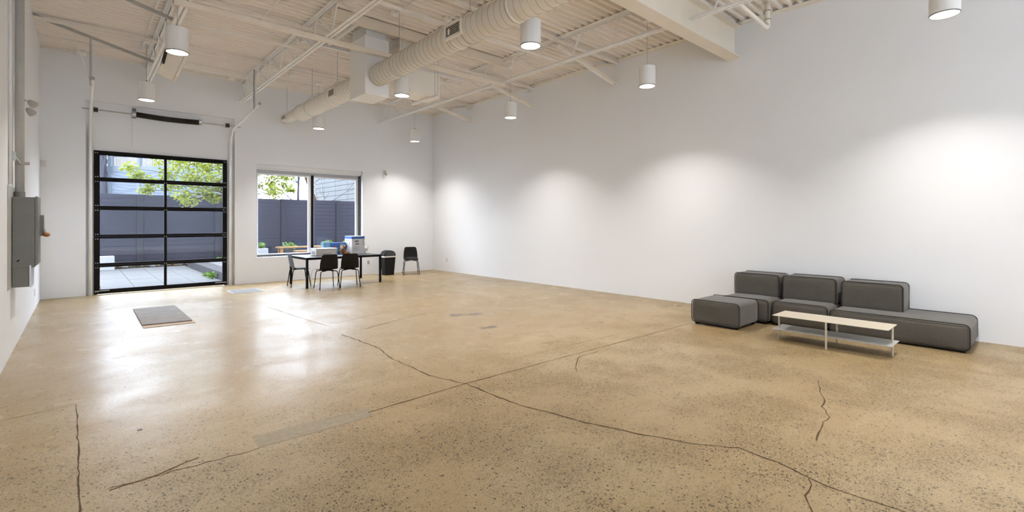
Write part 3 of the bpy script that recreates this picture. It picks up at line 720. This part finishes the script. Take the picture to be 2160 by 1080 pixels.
MB().tube([(6.95,3.0,4.80),(6.95,3.0,5.13)], .035, 12).build('drop', M['duct'], t, smooth=True)

# ------------------------------------------------------------------ sofa modules
def rbox(name, x0, x1, y0, y1, z0, z1, parent, rad=.06, puff=.012):
    bm = bmesh.new(); bmesh.ops.create_cube(bm, size=1)
    for v in bm.verts: v.co = Vector(((x0+x1)/2+v.co.x*(x1-x0), (y0+y1)/2+v.co.y*(y1-y0), (z0+z1)/2+v.co.z*(z1-z0)))
    bmesh.ops.bevel(bm, geom=[e for e in bm.edges], offset=rad, segments=4, profile=.5, affect='EDGES')
    bmesh.ops.subdivide_edges(bm, edges=[e for e in bm.edges if e.calc_length() > .2], cuts=5, use_grid_fill=True)
    bmesh.ops.triangulate(bm, faces=[f for f in bm.faces if len(f.verts) > 4])
    cx, cy, cz = (x0+x1)/2, (y0+y1)/2, (z0+z1)/2
    for v in bm.verts:
        a, b, c = (v.co.x-cx)/(x1-x0)*2, (v.co.y-cy)/(y1-y0)*2, (v.co.z-cz)/(z1-z0)*2
        k = .4*puff*(1-min(1, a*a*b*b+b*b*c*c+a*a*c*c))
        v.co += Vector((a, b, c if c > 0 else 0))*k + Vector((0,0,random.uniform(-.002,.002)))
    off = worldloc(parent)
    for v in bm.verts: v.co -= off
    me = bpy.data.meshes.new(name); bm.to_mesh(me); bm.free()
    for p in me.polygons: p.use_smooth = True
    me.materials.append(M['fabric']); o = bpy.data.objects.new(name, me); COL.objects.link(o); o.parent = parent
    return o
def rrect(x, y0, y1, z0, z1, r, n=6):
    p = []
    for cy, cz, a in ((y1-r, z1-r, 0), (y0+r, z1-r, PI/2), (y0+r, z0+r, PI), (y1-r, z0+r, 1.5*PI)):
        for i in range(n+1): p.append((x, cy+r*math.cos(a+PI/2*i/n), cz+r*math.sin(a+PI/2*i/n)))
    return p
def welt(x, y0, y1, z0, z1, parent, r=.06):
    MB().tube(rrect(x, y0, y1, z0, z1, r), .0065, 6, True).build('piping', M['piping'], parent, smooth=True)
def feet(x0, x1, y0, y1, parent):
    for x in (x0+.07, x1-.07):
        for y in (y0+.07, y1-.07): MB().box(x-.025, x+.025, y-.025, y+.025, 0, .035).build('foot', M['blackplastic'], parent)
def module(name, label, x0, x1, y0, y1, zt, back=None, side=False):
    t = thing(name, label, 'sofa', ((x0+x1)/2, (y0+y1)/2, 0), group='grey-brown sofa modules')
    s = rbox('seat', x0, x1, y0, y1, .028, zt, t)
    welt(x0+.012, y0+.004, y1-.004, .032, zt+.002, s); welt(x1-.012, y0+.004, y1-.004, .032, zt+.002, s)
    feet(x0, x1, y0, y1, t)
    if back:
        b = rbox('backrest', back[0], back[1], back[2], back[3], zt-.03, back[4], t, .055)
        welt(back[0]+.012, back[2]+.004, back[3]-.004, zt-.02, back[4]+.002, b, .05); welt(back[1]-.012, back[2]+.004, back[3]-.004, zt-.02, back[4]+.002, b, .05)
    return t
module('ottoman', 'grey fabric ottoman block standing in front of the sofa', 7.03, 7.735, 2.925, 3.655, .375)
module('sofa_module', 'grey sofa seat with back, leftmost, behind the ottoman', 7.77, 8.69, 2.80, 3.52, .37, (8.24, 8.69, 2.81, 3.51, .715))
module('sofa_module', 'grey sofa seat with back, middle one of the row', 7.81, 8.69, 2.035, 2.765, .365, (8.24, 8.69, 2.035, 2.765, .72))
module('chaise_module', 'long grey chaise with half back, rightmost of the sofa row', 7.79, 8.71, .575, 2.01, .34, (8.24, 8.69, 1.265, 1.98, .705))

t = thing('coffee_table', 'low cream sheet metal coffee table with lower shelf before the sofa', 'table', (7.04, 1.79, 0))
MB().box(6.80, 7.28, 1.175, 2.405, .328, .334).build('top', M['coffee'], t)
MB().box(6.83, 7.25, 1.15, 2.43, .142, .147).build('shelf', M['coffeegrey'], t)
for x, y in ((7.04,2.40),(7.04,1.18),(6.808,1.79),(7.272,1.79)):
    MB().tube([(x, y, 0), (x, y, .328)], .0115, 10).build('leg', M['coffee'], t)

# ------------------------------------------------------------------ table, chairs, bin
t = thing('work_table', 'long black table with thin steel legs under the window', 'table', (4.93, 12.27, 0))
MB().box(3.97, 5.89, 11.67, 12.89, .672, .722).build('apron', M['black'], t)
MB().box(3.975, 5.885, 11.675, 12.885, .722, .727).build('tabletop', M['greyplastic'], t)
for x, y in ((3.995,11.695),(5.865,11.695),(3.995,12.865),(5.865,12.865)):
    MB().box(x-.024, x+.024, y-.024, y+.024, 0, .672).build('leg', M['black'], t)

def make_chair(shellmat):
    t = thing('shell_chair', '', 'chair', group='moulded shell chairs')
    prof = [(.225,.428,.185,0),(.20,.445,.205,0),(.08,.447,.22,.3),(-.06,.440,.222,.5),(-.15,.452,.215,.8),(-.195,.50,.21,1),(-.215,.58,.213,1),(-.232,.68,.200,1),(-.25,.76,.188,1),(-.256,.80,.172,.8),(-.257,.817,.14,.6)]
    nu = 10; vs = []
    for y, z, hw, cv in prof:
        for i in range(nu+1):
            u = -1+2*i/nu
            if z < .46: vs.append((u*hw, y, z+.028*cv*u*u))
            else: vs.append((u*hw, y+.055*cv*u*u, z+(.012*u*u if z < .6 else 0)))
    fs = [(r*(nu+1)+i, r*(nu+1)+i+1, (r+1)*(nu+1)+i+1, (r+1)*(nu+1)+i) for r in range(len(prof)-1) for i in range(nu)]
    o = MB().add(vs, fs).build('shell', shellmat, t, smooth=True, local=True)
    md = o.modifiers.new('thick', 'SOLIDIFY'); md.thickness = .009; md.offset = 0
    md = o.modifiers.new('sub', 'SUBSURF'); md.levels = 1; md.render_levels = 1
    MB().box(-.13,.13,-.12,.13,.422,.432).build('seat_bracket', M['black'], t, local=True)
    for sx in (-1, 1):
        for sy in (-1, 1):
            pts = [(sx*.06, sy*.10, .420), (sx*.15, sy*.145, .418), (sx*.185, sy*.165, .405), (sx*.198, sy*.175, .37), (sx*.232, sy*.225, .0)]
            MB().tube(pts, .0105, 8).build('leg', M['black'], t, smooth=True, local=True)
    return t
pa = make_chair(M['blackplastic'])
spots = [(4.36, 11.42, -3, 'black shell chair at the table front, left of two seen from behind'),
         (4.90, 11.42, -14, 'black shell chair at the table front, right of two seen from behind'),
         (7.46, 12.86, 155, 'black shell chair standing alone in the corner right of the bin')]
for i, (x, y, a, lb) in enumerate(spots):
    o = pa if i == 0 else copy_tree(pa)
    o.location = (x, y, 0); o.rotation_euler.z = math.radians(a); o['label'] = lb
o = copy_tree(pa); [setattr(c_, 'data', c_.data.copy()) or c_.data.materials.__setitem__(0, M['chairlit']) for c_ in o.children if c_.name.startswith('shell')]; o.location = (3.99, 12.24, 0); o.rotation_euler.z = math.radians(-97); o['label'] = 'black shell chair greyed by painted window light, at the left end of the table, seen from the side'
t = thing('swing_bin', 'black swing top bin with white liner edge right of the table', 'bin', (6.86, 13.17, 0))
def taper(w0, d0, w1, d1, z0, z1, cx, cy, r=.04, n=4):
    def ring(w, d, z):
        p = []
        for sx, sy, a in ((1,1,0),(-1,1,PI/2),(-1,-1,PI),(1,-1,1.5*PI)):
            for i in range(n+1): p.append((cx+sx*(w/2-r)+r*math.cos(a+PI/2*i/n), cy+sy*(d/2-r)+r*math.sin(a+PI/2*i/n), z))
        return p
    a, b = ring(w0, d0, z0), ring(w1, d1, z1); k = len(a)
    return MB().add(a+b, [tuple(range(k-1,-1,-1)), tuple(range(k, 2*k))]+[(i, (i+1) % k, k+(i+1) % k, k+i) for i in range(k)])
taper(.30,.24,.37,.30,0,.53,6.86,13.17).build('body', M['blackplastic'], t)
taper(.385,.315,.385,.315,.53,.565,6.86,13.17).build('liner', M['bagwhite'], t)
dome = [(-.185,.565),(-.185,.60)]+[(.185*math.cos(a), .60+.135*math.sin(a)) for a in [PI-PI*i/12 for i in range(1,12)]]+[(.185,.60),(.185,.565)]
MB().prism([(6.86+u, v) for u, v in dome], 'y', 13.04, 13.30).build('dome', M['blackplastic'], t)
MB().prism([(6.86+u*.86, .57+(v-.565)*.9) for u, v in dome], 'y', 13.025, 13.04).build('flap', M['greyplastic'], t)

# things on the table
T = .727
t = thing('printer', 'low white printer box at the left end of the table', 'printer', (4.6, 12.3, T))
MB().box(4.36, 4.88, 12.12, 12.50, T, T+.15).build('body', M['ivory'], t, bevel=.01)
MB().box(4.355, 4.885, 12.115, 12.505, T+.152, T+.185).build('lid', M['paper'], t, bevel=.01)
MB().box(4.50, 4.74, 12.114, 12.12, T+.03, T+.06).build('slot', M['coffeegrey'], t)
MB().box(4.355, 4.36, 12.20, 12.42, T+.02, T+.11).build('control_panel', M['greyprint'], t)
MB().box(4.27, 4.355, 12.2, 12.42, T, T+.03).build('tray', M['paper'], t)
t = thing('appliance_carton', 'tall white carton with blue printed top band on the table', 'carton', (5.5, 12.6, T))
A0, A1, B0, B1 = 5.375, 5.735, 12.34, 12.80
MB().box(A0, A1, B0, B1, T, T+.40).build('carton', M['paper'], t)
MB().box(A0-.001, A1+.001, B0-.001, B1+.001, T+.40, T+.465).build('top_band', M['blue'], t)
MB().box(A0, A1, B0, B1, T+.466, T+.472).build('top_flap', M['paper'], t)
for (a, b, c, d) in ((.05,.17,.13,.23),(.30,.34,.25,.33)): MB().box(A0-.0015, A0, B1-b-.0, B1-a, T+c, T+d).build('print', M['greyprint'], t)
MB().box(A0-.0015, A0, B1-.30, B1-.06, T+.34, T+.365).build('print', M['coffeegrey'], t)
MB().box(A0+.08, A0+.19, B0-.0015, B0, T+.31, T+.36).build('print', M['greyprint'], t)
MB().box(A0+.10, A0+.20, B0-.0015, B0, T+.25, T+.275).build('print', M['wood'], t)
for zz in (.10,.14,.18): MB().box(A0+.05, A0+.20, B0-.0015, B0, T+zz, T+zz+.012).build('print', M['coffeegrey'], t)
for zz in (.24,.28,.32,.36): MB().box(A0+.30, A0+.345, B0-.0015, B0, T+zz, T+zz+.018).build('print', M['greyprint'], t)
def carton(label, x0, x1, y0, y1, h, m, m2=None, fr=None):
    t = thing('toy_carton', label, 'carton', ((x0+x1)/2, (y0+y1)/2, T), group='small printed cartons on the table')
    MB().box(x0, x1, y0, y1, T, T+h).build('carton', M[m], t)
    if m2: MB().box(x0+(x1-x0)*fr[0], x0+(x1-x0)*fr[1], y0-.002, y0, T+h*fr[2], T+h*fr[3]).build('print', M[m2], t)
carton('pale blue printed carton leftmost behind the printer', 4.74, 4.93, 12.66, 12.80, .325, 'bluelight', 'red', (.5,.95,.15,.5))
carton('bright blue printed carton with red picture behind the bottles', 4.95, 5.16, 12.62, 12.74, .30, 'blue', 'red', (.3,.6,.35,.7))
carton('blue printed carton tight against the tall white carton', 5.17, 5.36, 12.68, 12.80, .30, 'blue', 'bluelight', (.1,.9,.6,.9))
def bottle(x, y, h, r, m, mc, label):
    t = thing('bottle', label, 'bottle', (x, y, T), group='small bottles on the table')
    MB().lathe([(r,0),(r,h*.65),(r*.5,h*.78),(r*.45,h*.82)], 14, (x,y,T)).build('body', M[m], t, smooth=True)
    MB().lathe([(r*.5,h*.82),(r*.5,h)], 12, (x,y,T)).build('cap', M[mc], t)
bottle(4.95, 12.52, .15, .032, 'ivory', 'wood', 'short cream bottle with tan cap beside the printer')
bottle(5.03, 12.48, .22, .030, 'bluelight', 'navy', 'taller pale blue bottle with navy cap beside the plush bear')
bottle(5.17, 12.56, .28, .025, 'paper', 'red', 'slim white bottle with red top behind the plush bear')
t = thing('teddy_bear', 'small brown plush bear sitting on the table by the tall carton', 'plush toy', (5.2, 12.4, T))
MB().ellipsoid((5.17,12.40,T+.08), (.062,.058,.078)).build('body', M['plush'], t, smooth=True)
MB().ellipsoid((5.16,12.39,T+.175), (.052,.050,.048)).build('head', M['plush'], t, smooth=True)
MB().ellipsoid((5.125,12.36,T+.165), (.026,.026,.02)).build('muzzle', M['plushlight'], t, smooth=True)
for s in (-1, 1):
    MB().ellipsoid((5.17+s*.035,12.40-s*.012,T+.217), (.016,.012,.016)).build('ear', M['plushlight'], t, smooth=True)
    MB().ellipsoid((5.12+s*.06,12.36-s*.03,T+.095), (.022,.035,.03)).build('arm', M['plush'], t, smooth=True)
MB().ellipsoid((5.26,12.36,T+.036), (.075,.03,.032)).build('leg', M['plush'], t, smooth=True)
MB().ellipsoid((5.21,12.30,T+.035), (.07,.03,.03)).build('leg', M['plush'], t, smooth=True)
t = thing('postal_scale', 'small ivory machine with tray at the right end of the table', 'scale', (5.81, 12.55, T))
MB().box(5.752, 5.868, 12.42, 12.66, T+.05, T+.12).build('body', M['ivory'], t, bevel=.012)
MB().box(5.748, 5.872, 12.40, 12.68, T+.12, T+.135).box(5.86, 5.872, 12.40, 12.68, T+.135, T+.20).build('tray', M['ivory'], t)
MB().box(5.79, 5.83, 12.50, 12.58, T, T+.05).build('stand', M['cabinet'], t)
tag(MB().tube([(4.22,11.72,.452),(4.12,11.70,.43),(4.08,11.74,.2),(4.2,11.86,.008),(4.34,11.9,.05),(4.37,11.84,.2)], .005, 6).build('cable', M['coffeegrey'], smooth=True), 'loose thin cable drooping under the left front chair', 'cable')

# floor hatch mat, register and scrap
t = thing('floor_mat', 'worn dark square mat lying on tan backing on the floor', 'mat', (1.0, 9.85, 0))
MB().add([(.70,10.88,.001),(1.32,10.86,.001),(1.33,8.83,.001),(.69,8.86,.001),(.70,10.88,.008),(1.32,10.86,.008),(1.33,8.83,.008),(.69,8.86,.008)], [(3,2,1,0),(4,5,6,7),(0,1,5,4),(1,2,6,5),(2,3,7,6),(3,0,4,7)]).build('backing', M['cardback'], t)
MB().add([(.70,10.89,.0085),(1.31,10.87,.0085),(1.31,8.98,.0085),(.69,9.05,.0085),(.70,10.89,.02),(1.31,10.87,.02),(1.31,8.98,.026),(.69,9.05,.026)], [(3,2,1,0),(4,5,6,7),(0,1,5,4),(1,2,6,5),(2,3,7,6),(3,0,4,7)]).build('sheet', M['mat'], t)
t = thing('floor_register', 'pale flush floor grille near the garage door corner', 'grille', (2.8, 12.2, 0))
fr_ = MB().box(2.48,3.12,11.86,11.90,.0005,.006).box(2.48,3.12,12.50,12.54,.0005,.006).box(2.48,2.52,11.90,12.50,.0005,.006).box(3.08,3.12,11.90,12.50,.0005,.006).build('frame', M['grille'], t)
for k in range(14): MB().box(2.52, 3.08, 11.915+k*.043, 11.94+k*.043, .0005, .005).build('bar', M['grille'], t)
c = px(295, 907); tag(MB().box(c[0]-.015, c[0]+.015, c[1]-.006, c[1]+.03, .0005, .004).build('tape_scrap', M['stain']), 'tiny dark scrap lying on the shiny floor', 'scrap')

# ------------------------------------------------------------------ outside: patio
struct(MB().box(-12, 30, 13.94, 80, -.4, -.09).build('ground', M['soil']))
struct(MB().box(-8, 16, -40, YR-.21, -.4, -.02).build('apron', M['bounce']))  # unseen pale ground behind the rear wall, added to bounce daylight
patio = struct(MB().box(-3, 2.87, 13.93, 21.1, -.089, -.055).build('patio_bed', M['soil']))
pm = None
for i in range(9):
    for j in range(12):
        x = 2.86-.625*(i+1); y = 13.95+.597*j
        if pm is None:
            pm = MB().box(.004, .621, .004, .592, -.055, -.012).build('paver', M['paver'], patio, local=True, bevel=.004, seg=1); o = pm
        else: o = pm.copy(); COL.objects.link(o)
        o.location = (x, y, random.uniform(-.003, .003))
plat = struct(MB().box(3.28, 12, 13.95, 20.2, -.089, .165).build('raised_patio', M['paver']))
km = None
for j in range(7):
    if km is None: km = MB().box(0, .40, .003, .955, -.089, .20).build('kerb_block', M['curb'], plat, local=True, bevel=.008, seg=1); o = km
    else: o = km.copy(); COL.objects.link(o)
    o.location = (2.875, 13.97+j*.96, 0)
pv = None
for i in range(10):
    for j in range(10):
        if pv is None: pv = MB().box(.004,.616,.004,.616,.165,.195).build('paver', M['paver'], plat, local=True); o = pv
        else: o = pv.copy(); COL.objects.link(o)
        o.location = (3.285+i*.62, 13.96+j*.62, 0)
# stones at the fence foot
bed = struct(MB().box(-3, 12, 21.1, 21.62, -.089, .0).build('stone_bed', M['soil']))
stones = []
for k in range(3):
    m_ = MB().ellipsoid((0,0,0), (.1,.07,.055), None, 8, 5); m_.v = [(p[0]*random.uniform(.85,1.15), p[1]*random.uniform(.85,1.15), p[2]) for p in m_.v]
    stones.append(m_)
sm = [stones[k].build('stone', M['stone'+'ABC'[k]], bed, local=True, smooth=True) for k in range(3)]
for k in range(3): sm[k].location = (-1+k*.3, 21.2, .04)
for k in range(110):
    o = sm[random.choice((0,0,1,1,2))].copy(); COL.objects.link(o)
    s = random.uniform(.6, 1.3); o.scale = (s, s, s*random.uniform(.8,1.3)); o.rotation_euler = (random.uniform(-.3,.3), random.uniform(-.3,.3), random.uniform(0,6))
    o.location = (-.6+3.7*random.random(), random.uniform(21.13, 21.55), .04+.03*random.random())
# fence
FY = 21.68
posts = [-3.21, -.81, 1.59, 4.0, 6.42, 8.78, 11.2, 13.6]
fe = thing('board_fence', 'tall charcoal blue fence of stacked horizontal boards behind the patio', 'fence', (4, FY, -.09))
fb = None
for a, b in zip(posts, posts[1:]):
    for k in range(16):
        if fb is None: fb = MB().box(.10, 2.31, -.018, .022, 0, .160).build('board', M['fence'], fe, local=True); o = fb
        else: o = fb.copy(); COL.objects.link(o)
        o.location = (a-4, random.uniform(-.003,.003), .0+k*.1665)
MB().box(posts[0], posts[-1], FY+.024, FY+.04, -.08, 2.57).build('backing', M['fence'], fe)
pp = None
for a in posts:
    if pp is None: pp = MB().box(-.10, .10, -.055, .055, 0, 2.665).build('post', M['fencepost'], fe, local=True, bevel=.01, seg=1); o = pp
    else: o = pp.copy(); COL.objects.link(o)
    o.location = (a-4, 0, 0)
# planters and benches
def leaves(spots, n, size, spread, seed):
    R = random.Random(seed); vs = []; fs = []
    for (c, r) in spots:
        for _ in range(n):
            d = Vector((R.gauss(0,1), R.gauss(0,1), R.gauss(0,1))).normalized()*r*R.random()**.5
            p = Vector(c)+Vector((d.x*spread[0], d.y*spread[1], d.z*spread[2])); s = size*R.uniform(.6,1.3)
            u = Vector((R.uniform(-1,1), R.uniform(-1,1), R.uniform(-.6,.6))).normalized(); v = u.orthogonal().normalized(); q = Matrix.Rotation(R.uniform(0,6.28), 3, u); v = q @ v
            o = len(vs); vs += [p, p+u*s*.5+v*s*.45, p+u*s*1.1, p+u*s*.5-v*s*.45]; fs.append((o,o+1,o+2,o+3))
    return MB().add(vs, fs)
def planter(label, x, y, w, h, plants):
    z = .195 if x > 3 else 0; z = z if y < 20.1 else (0 if y > 21.1 else (-.012 if x < 2.8 else -.09))
    t = thing('planter', label, 'planter', (x, y, z), group='white box planters')
    MB().box(x-w/2,x+w/2,y-.22,y+.22,z,z+h).build('box', M['planter'], t, bevel=.012)
    if plants:
        o = leaves([((x,y,z+h+.10), .16)], 60, .10, (1,1,.8), int(x*100)).build('foliage', M['leafdark'], t); o['kind'] = 'stuff'
planter('low white planter beside the stones seen through the door', .42, 20.85, .85, .46, False)
planter('white planter with green leaves at the left of the window view', 4.98, 19.5, .42, .42, True)
def bench(label, x0, x1, y, z, h, mid=False):
    t = thing('wood_bench', label, 'bench', ((x0+x1)/2, y, z), group='cedar benches')
    for k in range(3): MB().box(x0, x1, y-.2+k*.14, y-.07+k*.14, z+h-.045, z+h).build('slat', M['wood'], t)
    for x in (x0+.12, x1-.12):
        MB().box(x-.045, x+.045, y-.17, y-.08, z, z+h-.045).build('leg', M['wood'], t); MB().box(x-.045, x+.045, y+.08, y+.17, z, z+h-.045).build('leg', M['wood'], t)
bench('long orange cedar bench behind the window', 5.30, 7.9, 18.6, .195, .49)
bench('shorter orange cedar bench just outside the window mullion', 5.55, 7.2, 17.4, .195, .40)
planter('white planter between the two cedar benches', 6.1, 16.9, .55, .26, False)
for k, (x, y) in enumerate(((6.05,19.6),(7.55,19.7),(8.3,19.6))):
    t = thing('leafy_plant', ('bright green leafy plant above the bench, left of the mullion','bright green leafy plant right of the mullion','green leafy plant near the right end of the bench')[k], 'plant', (x, y, .195), group='leafy plants by the fence')
    MB().box(x-.16,x+.16,y-.16,y+.16,.195,.55).build('pot', M['curb'], t)
    o = leaves([((x,y,.68), .2)], 70, .12, (1,1,.7), 40+k).build('foliage', M['leafdark'], t); o['kind'] = 'stuff'
sp_ = [((3.4+.16*k, 20.55+.2*random.random(), .04+.12*random.random()), .14) for k in range(40)]
tag(leaves(sp_, 26, .11, (1,1,1), 5).build('ground_plants', M['leafdark']), 'low green plants growing along the fence foot', 'plants', kind='stuff')
tag(leaves([((2.80, 16.0+.17*k, .02), .07) for k in range(5)]+[((2.78,15.6,.05),.13)], 30, .09, (1,1,1), 6).build('weed', M['leafdark']), 'green weeds growing along the grey kerb', 'weeds', kind='stuff')

# leafy tree between fence and building, trunk hidden by the wall pier
R = random.Random(3)
t = thing('leafy_tree', 'young spring tree with yellow green leaves hanging over the fence', 'tree', (4.45, 19.4, -.09))
trunk = [Vector((4.45,19.4,-.09)), Vector((4.42,19.35,1.2)), Vector((4.30,19.25,2.4)), Vector((4.15,19.1,3.4)), Vector((4.0,19.0,4.6))]
MB().tube(trunk, [.09,.075,.06,.045,.025], 10).build('trunk', M['bark'], t, smooth=True)
cl = []
def addc(x, y, z, r): cl.append(((x, y, z), r))
for (x, z, r) in ((1.15,3.25,.22),(1.35,3.02,.2),(1.7,2.85,.25),(1.55,2.6,.2),(2.0,3.55,.35),(2.3,3.3,.35),(2.6,3.75,.45),(2.2,2.75,.3),(2.6,2.85,.4),(2.5,2.42,.28),(2.75,2.30,.3),(3.05,2.7,.4),(3.0,3.3,.45),(3.3,3.8,.5),(3.5,2.75,.35),(3.65,3.3,.5),(3.45,2.40,.25),(3.9,2.6,.35),(3.9,3.2,.5),(4.2,3.7,.5),(4.25,2.4,.25),(4.3,2.9,.35),
                  (5.1,3.45,.35),(5.35,3.2,.3),(5.55,3.5,.25),(5.15,2.75,.3),(5.45,2.65,.28),(5.75,2.95,.25),(5.85,3.3,.22),(6.0,2.8,.15),(5.3,3.0,.12),(4.9,2.95,.3),(4.85,3.7,.4),(4.7,4.3,.5),(3.8,4.4,.6),(3.0,4.4,.5),(2.3,4.2,.4),(1.7,3.9,.3),(2.75,3.1,.3),(3.15,3.05,.3),(3.35,3.45,.35),(3.75,3.6,.4),(3.95,2.9,.3),(4.15,3.2,.4),(3.6,3.0,.3),(2.9,3.55,.35),(2.45,3.55,.3),(4.3,3.45,.4),(3.2,2.5,.2),(2.1,3.15,.25)):
    addc(x, 19.1+R.uniform(-.5,.4), z, r)
bm_ = MB()
for c, r in cl:
    c = Vector(c); root = min(trunk[2:], key=lambda p: (p-c).length+.6*abs(p.z-(c.z-.6)))
    mid = root.lerp(c, .5)+Vector((R.uniform(-.1,.1), R.uniform(-.1,.1), R.uniform(.0,.25)))
    q = [root, root.lerp(mid,.5)+Vector((0,0,.06)), mid, mid.lerp(c,.6)+Vector((0,0,.03)), c]
    MB().tube(q, [.02,.015,.011,.008,.004], 6).build('branch', M['bark'], t, smooth=True)
f_ = leaves(cl, 120, .09, (1.15,1,.85), 11).build('foliage', M['leaf'], t); f_['kind'] = 'stuff'
# bare trees far behind the fence
def bare(label, base, h, r, seed, lean=(0,0), m='barkgrey', ang=.5):
    R = random.Random(seed); t = thing('bare_tree', label, 'tree', base)
    main = [Vector(base)+Vector((lean[0]*k/5, lean[1]*k/5, h*k/5)) for k in range(6)]
    MB().tube(main, [r*(1-.15*k) for k in range(6)], 8).build('trunk', M[m], t, smooth=True)
    def grow(p, d, l, rr, dep):
        q = [p]
        for k in range(3): q.append(q[-1]+d*l/3+Vector((R.uniform(-1,1),R.uniform(-1,1),R.uniform(-.6,.8)))*l*.06)
        MB().tube(q, [rr, rr*.85, rr*.7, rr*.5], 5).build('branch', M[m], t)
        if dep:
            for _ in range(3):
                dd = (d+Vector((R.uniform(-1,1),R.uniform(-1,1),R.uniform(-.5,.9)))*.8).normalized(); grow(q[R.choice((1,2,3))], dd, l*.62, rr*.55, dep-1)
    for k in range(7):
        grow(main[2+k % 4], Vector((R.uniform(-1,1), R.uniform(-1,1), R.uniform(.1,.9))).normalized(), h*.32, r*ang*.7, 2)
bare('bare branching tree behind the fence, left of the window mullion', (9.2,28.5,0), 6.4, .10, 21, (.15,.2))
bare('thick brown leaning trunk behind the fence beside the mullion', (9.55,24.0,0), 5.5, .17, 23, (-2.0,.1), 'bark', .12)
bare('bluish bare tree far behind the sound wall', (1.4,52,0), 12.5, .35, 29)
# sound wall: precast panels running square to the view, far behind the fence
a = math.radians(YAW); F = Vector((math.sin(a), math.cos(a), 0)); Rv = Vector((math.cos(a), -math.sin(a), 0))
sw = thing('sound_wall', 'pale blue highway sound wall with wavy relief lines beyond the fence', 'wall', tuple(F*40-Rv*38.4))
zrot = -a
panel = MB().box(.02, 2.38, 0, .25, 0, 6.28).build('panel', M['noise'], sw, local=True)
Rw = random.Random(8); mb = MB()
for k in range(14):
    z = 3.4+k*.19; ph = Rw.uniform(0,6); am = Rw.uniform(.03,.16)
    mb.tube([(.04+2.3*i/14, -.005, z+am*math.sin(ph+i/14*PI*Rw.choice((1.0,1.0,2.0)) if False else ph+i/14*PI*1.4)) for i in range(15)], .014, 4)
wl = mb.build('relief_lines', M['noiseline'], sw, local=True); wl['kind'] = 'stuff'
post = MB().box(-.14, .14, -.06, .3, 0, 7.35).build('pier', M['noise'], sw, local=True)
rl = MB().box(.2, 2.2, .05, .15, 7.08, 7.16).box(.2, 2.2, .05, .15, 6.28, 6.34).build('rail', M['noise'], sw, local=True)
pk = MB()
for k in range(17): pk.box(.22+k*.12, .28+k*.12, .07, .12, 6.34, 7.08)
pko = pk.build('picket_row', M['noiseline'], sw, local=True)
for i in range(7):
    for src in (panel, wl, post, rl, pko):
        o = src if i == 0 else src.copy()
        if i: COL.objects.link(o)
        o.location = (i*2.4, 0, 0)
        if src is wl and i % 2: o.scale = (-1,1,1); o.location.x += 2.4
sw.rotation_euler.z = zrot
# white block building on the right behind the fence
wbld = thing('block_building', 'white painted block building behind the fence on the right', 'building', (13, 30, 0))
MB().box(12.25, 20, 24.5, 34, 0, 7.2).build('core', M['siding'], wbld)
bl_ = None
for k in range(22):
    for j in range(5):
        if bl_ is None: bl_ = MB().box(0, .2, .01, 1.88, .01, .29).build('block_course', M['siding'], wbld, local=True); o = bl_
        else: o = bl_.copy(); COL.objects.link(o)
        o.location = (12.06-13, 24.5-30+j*1.9+(.0 if k % 2 else -.0), .6+k*.30)
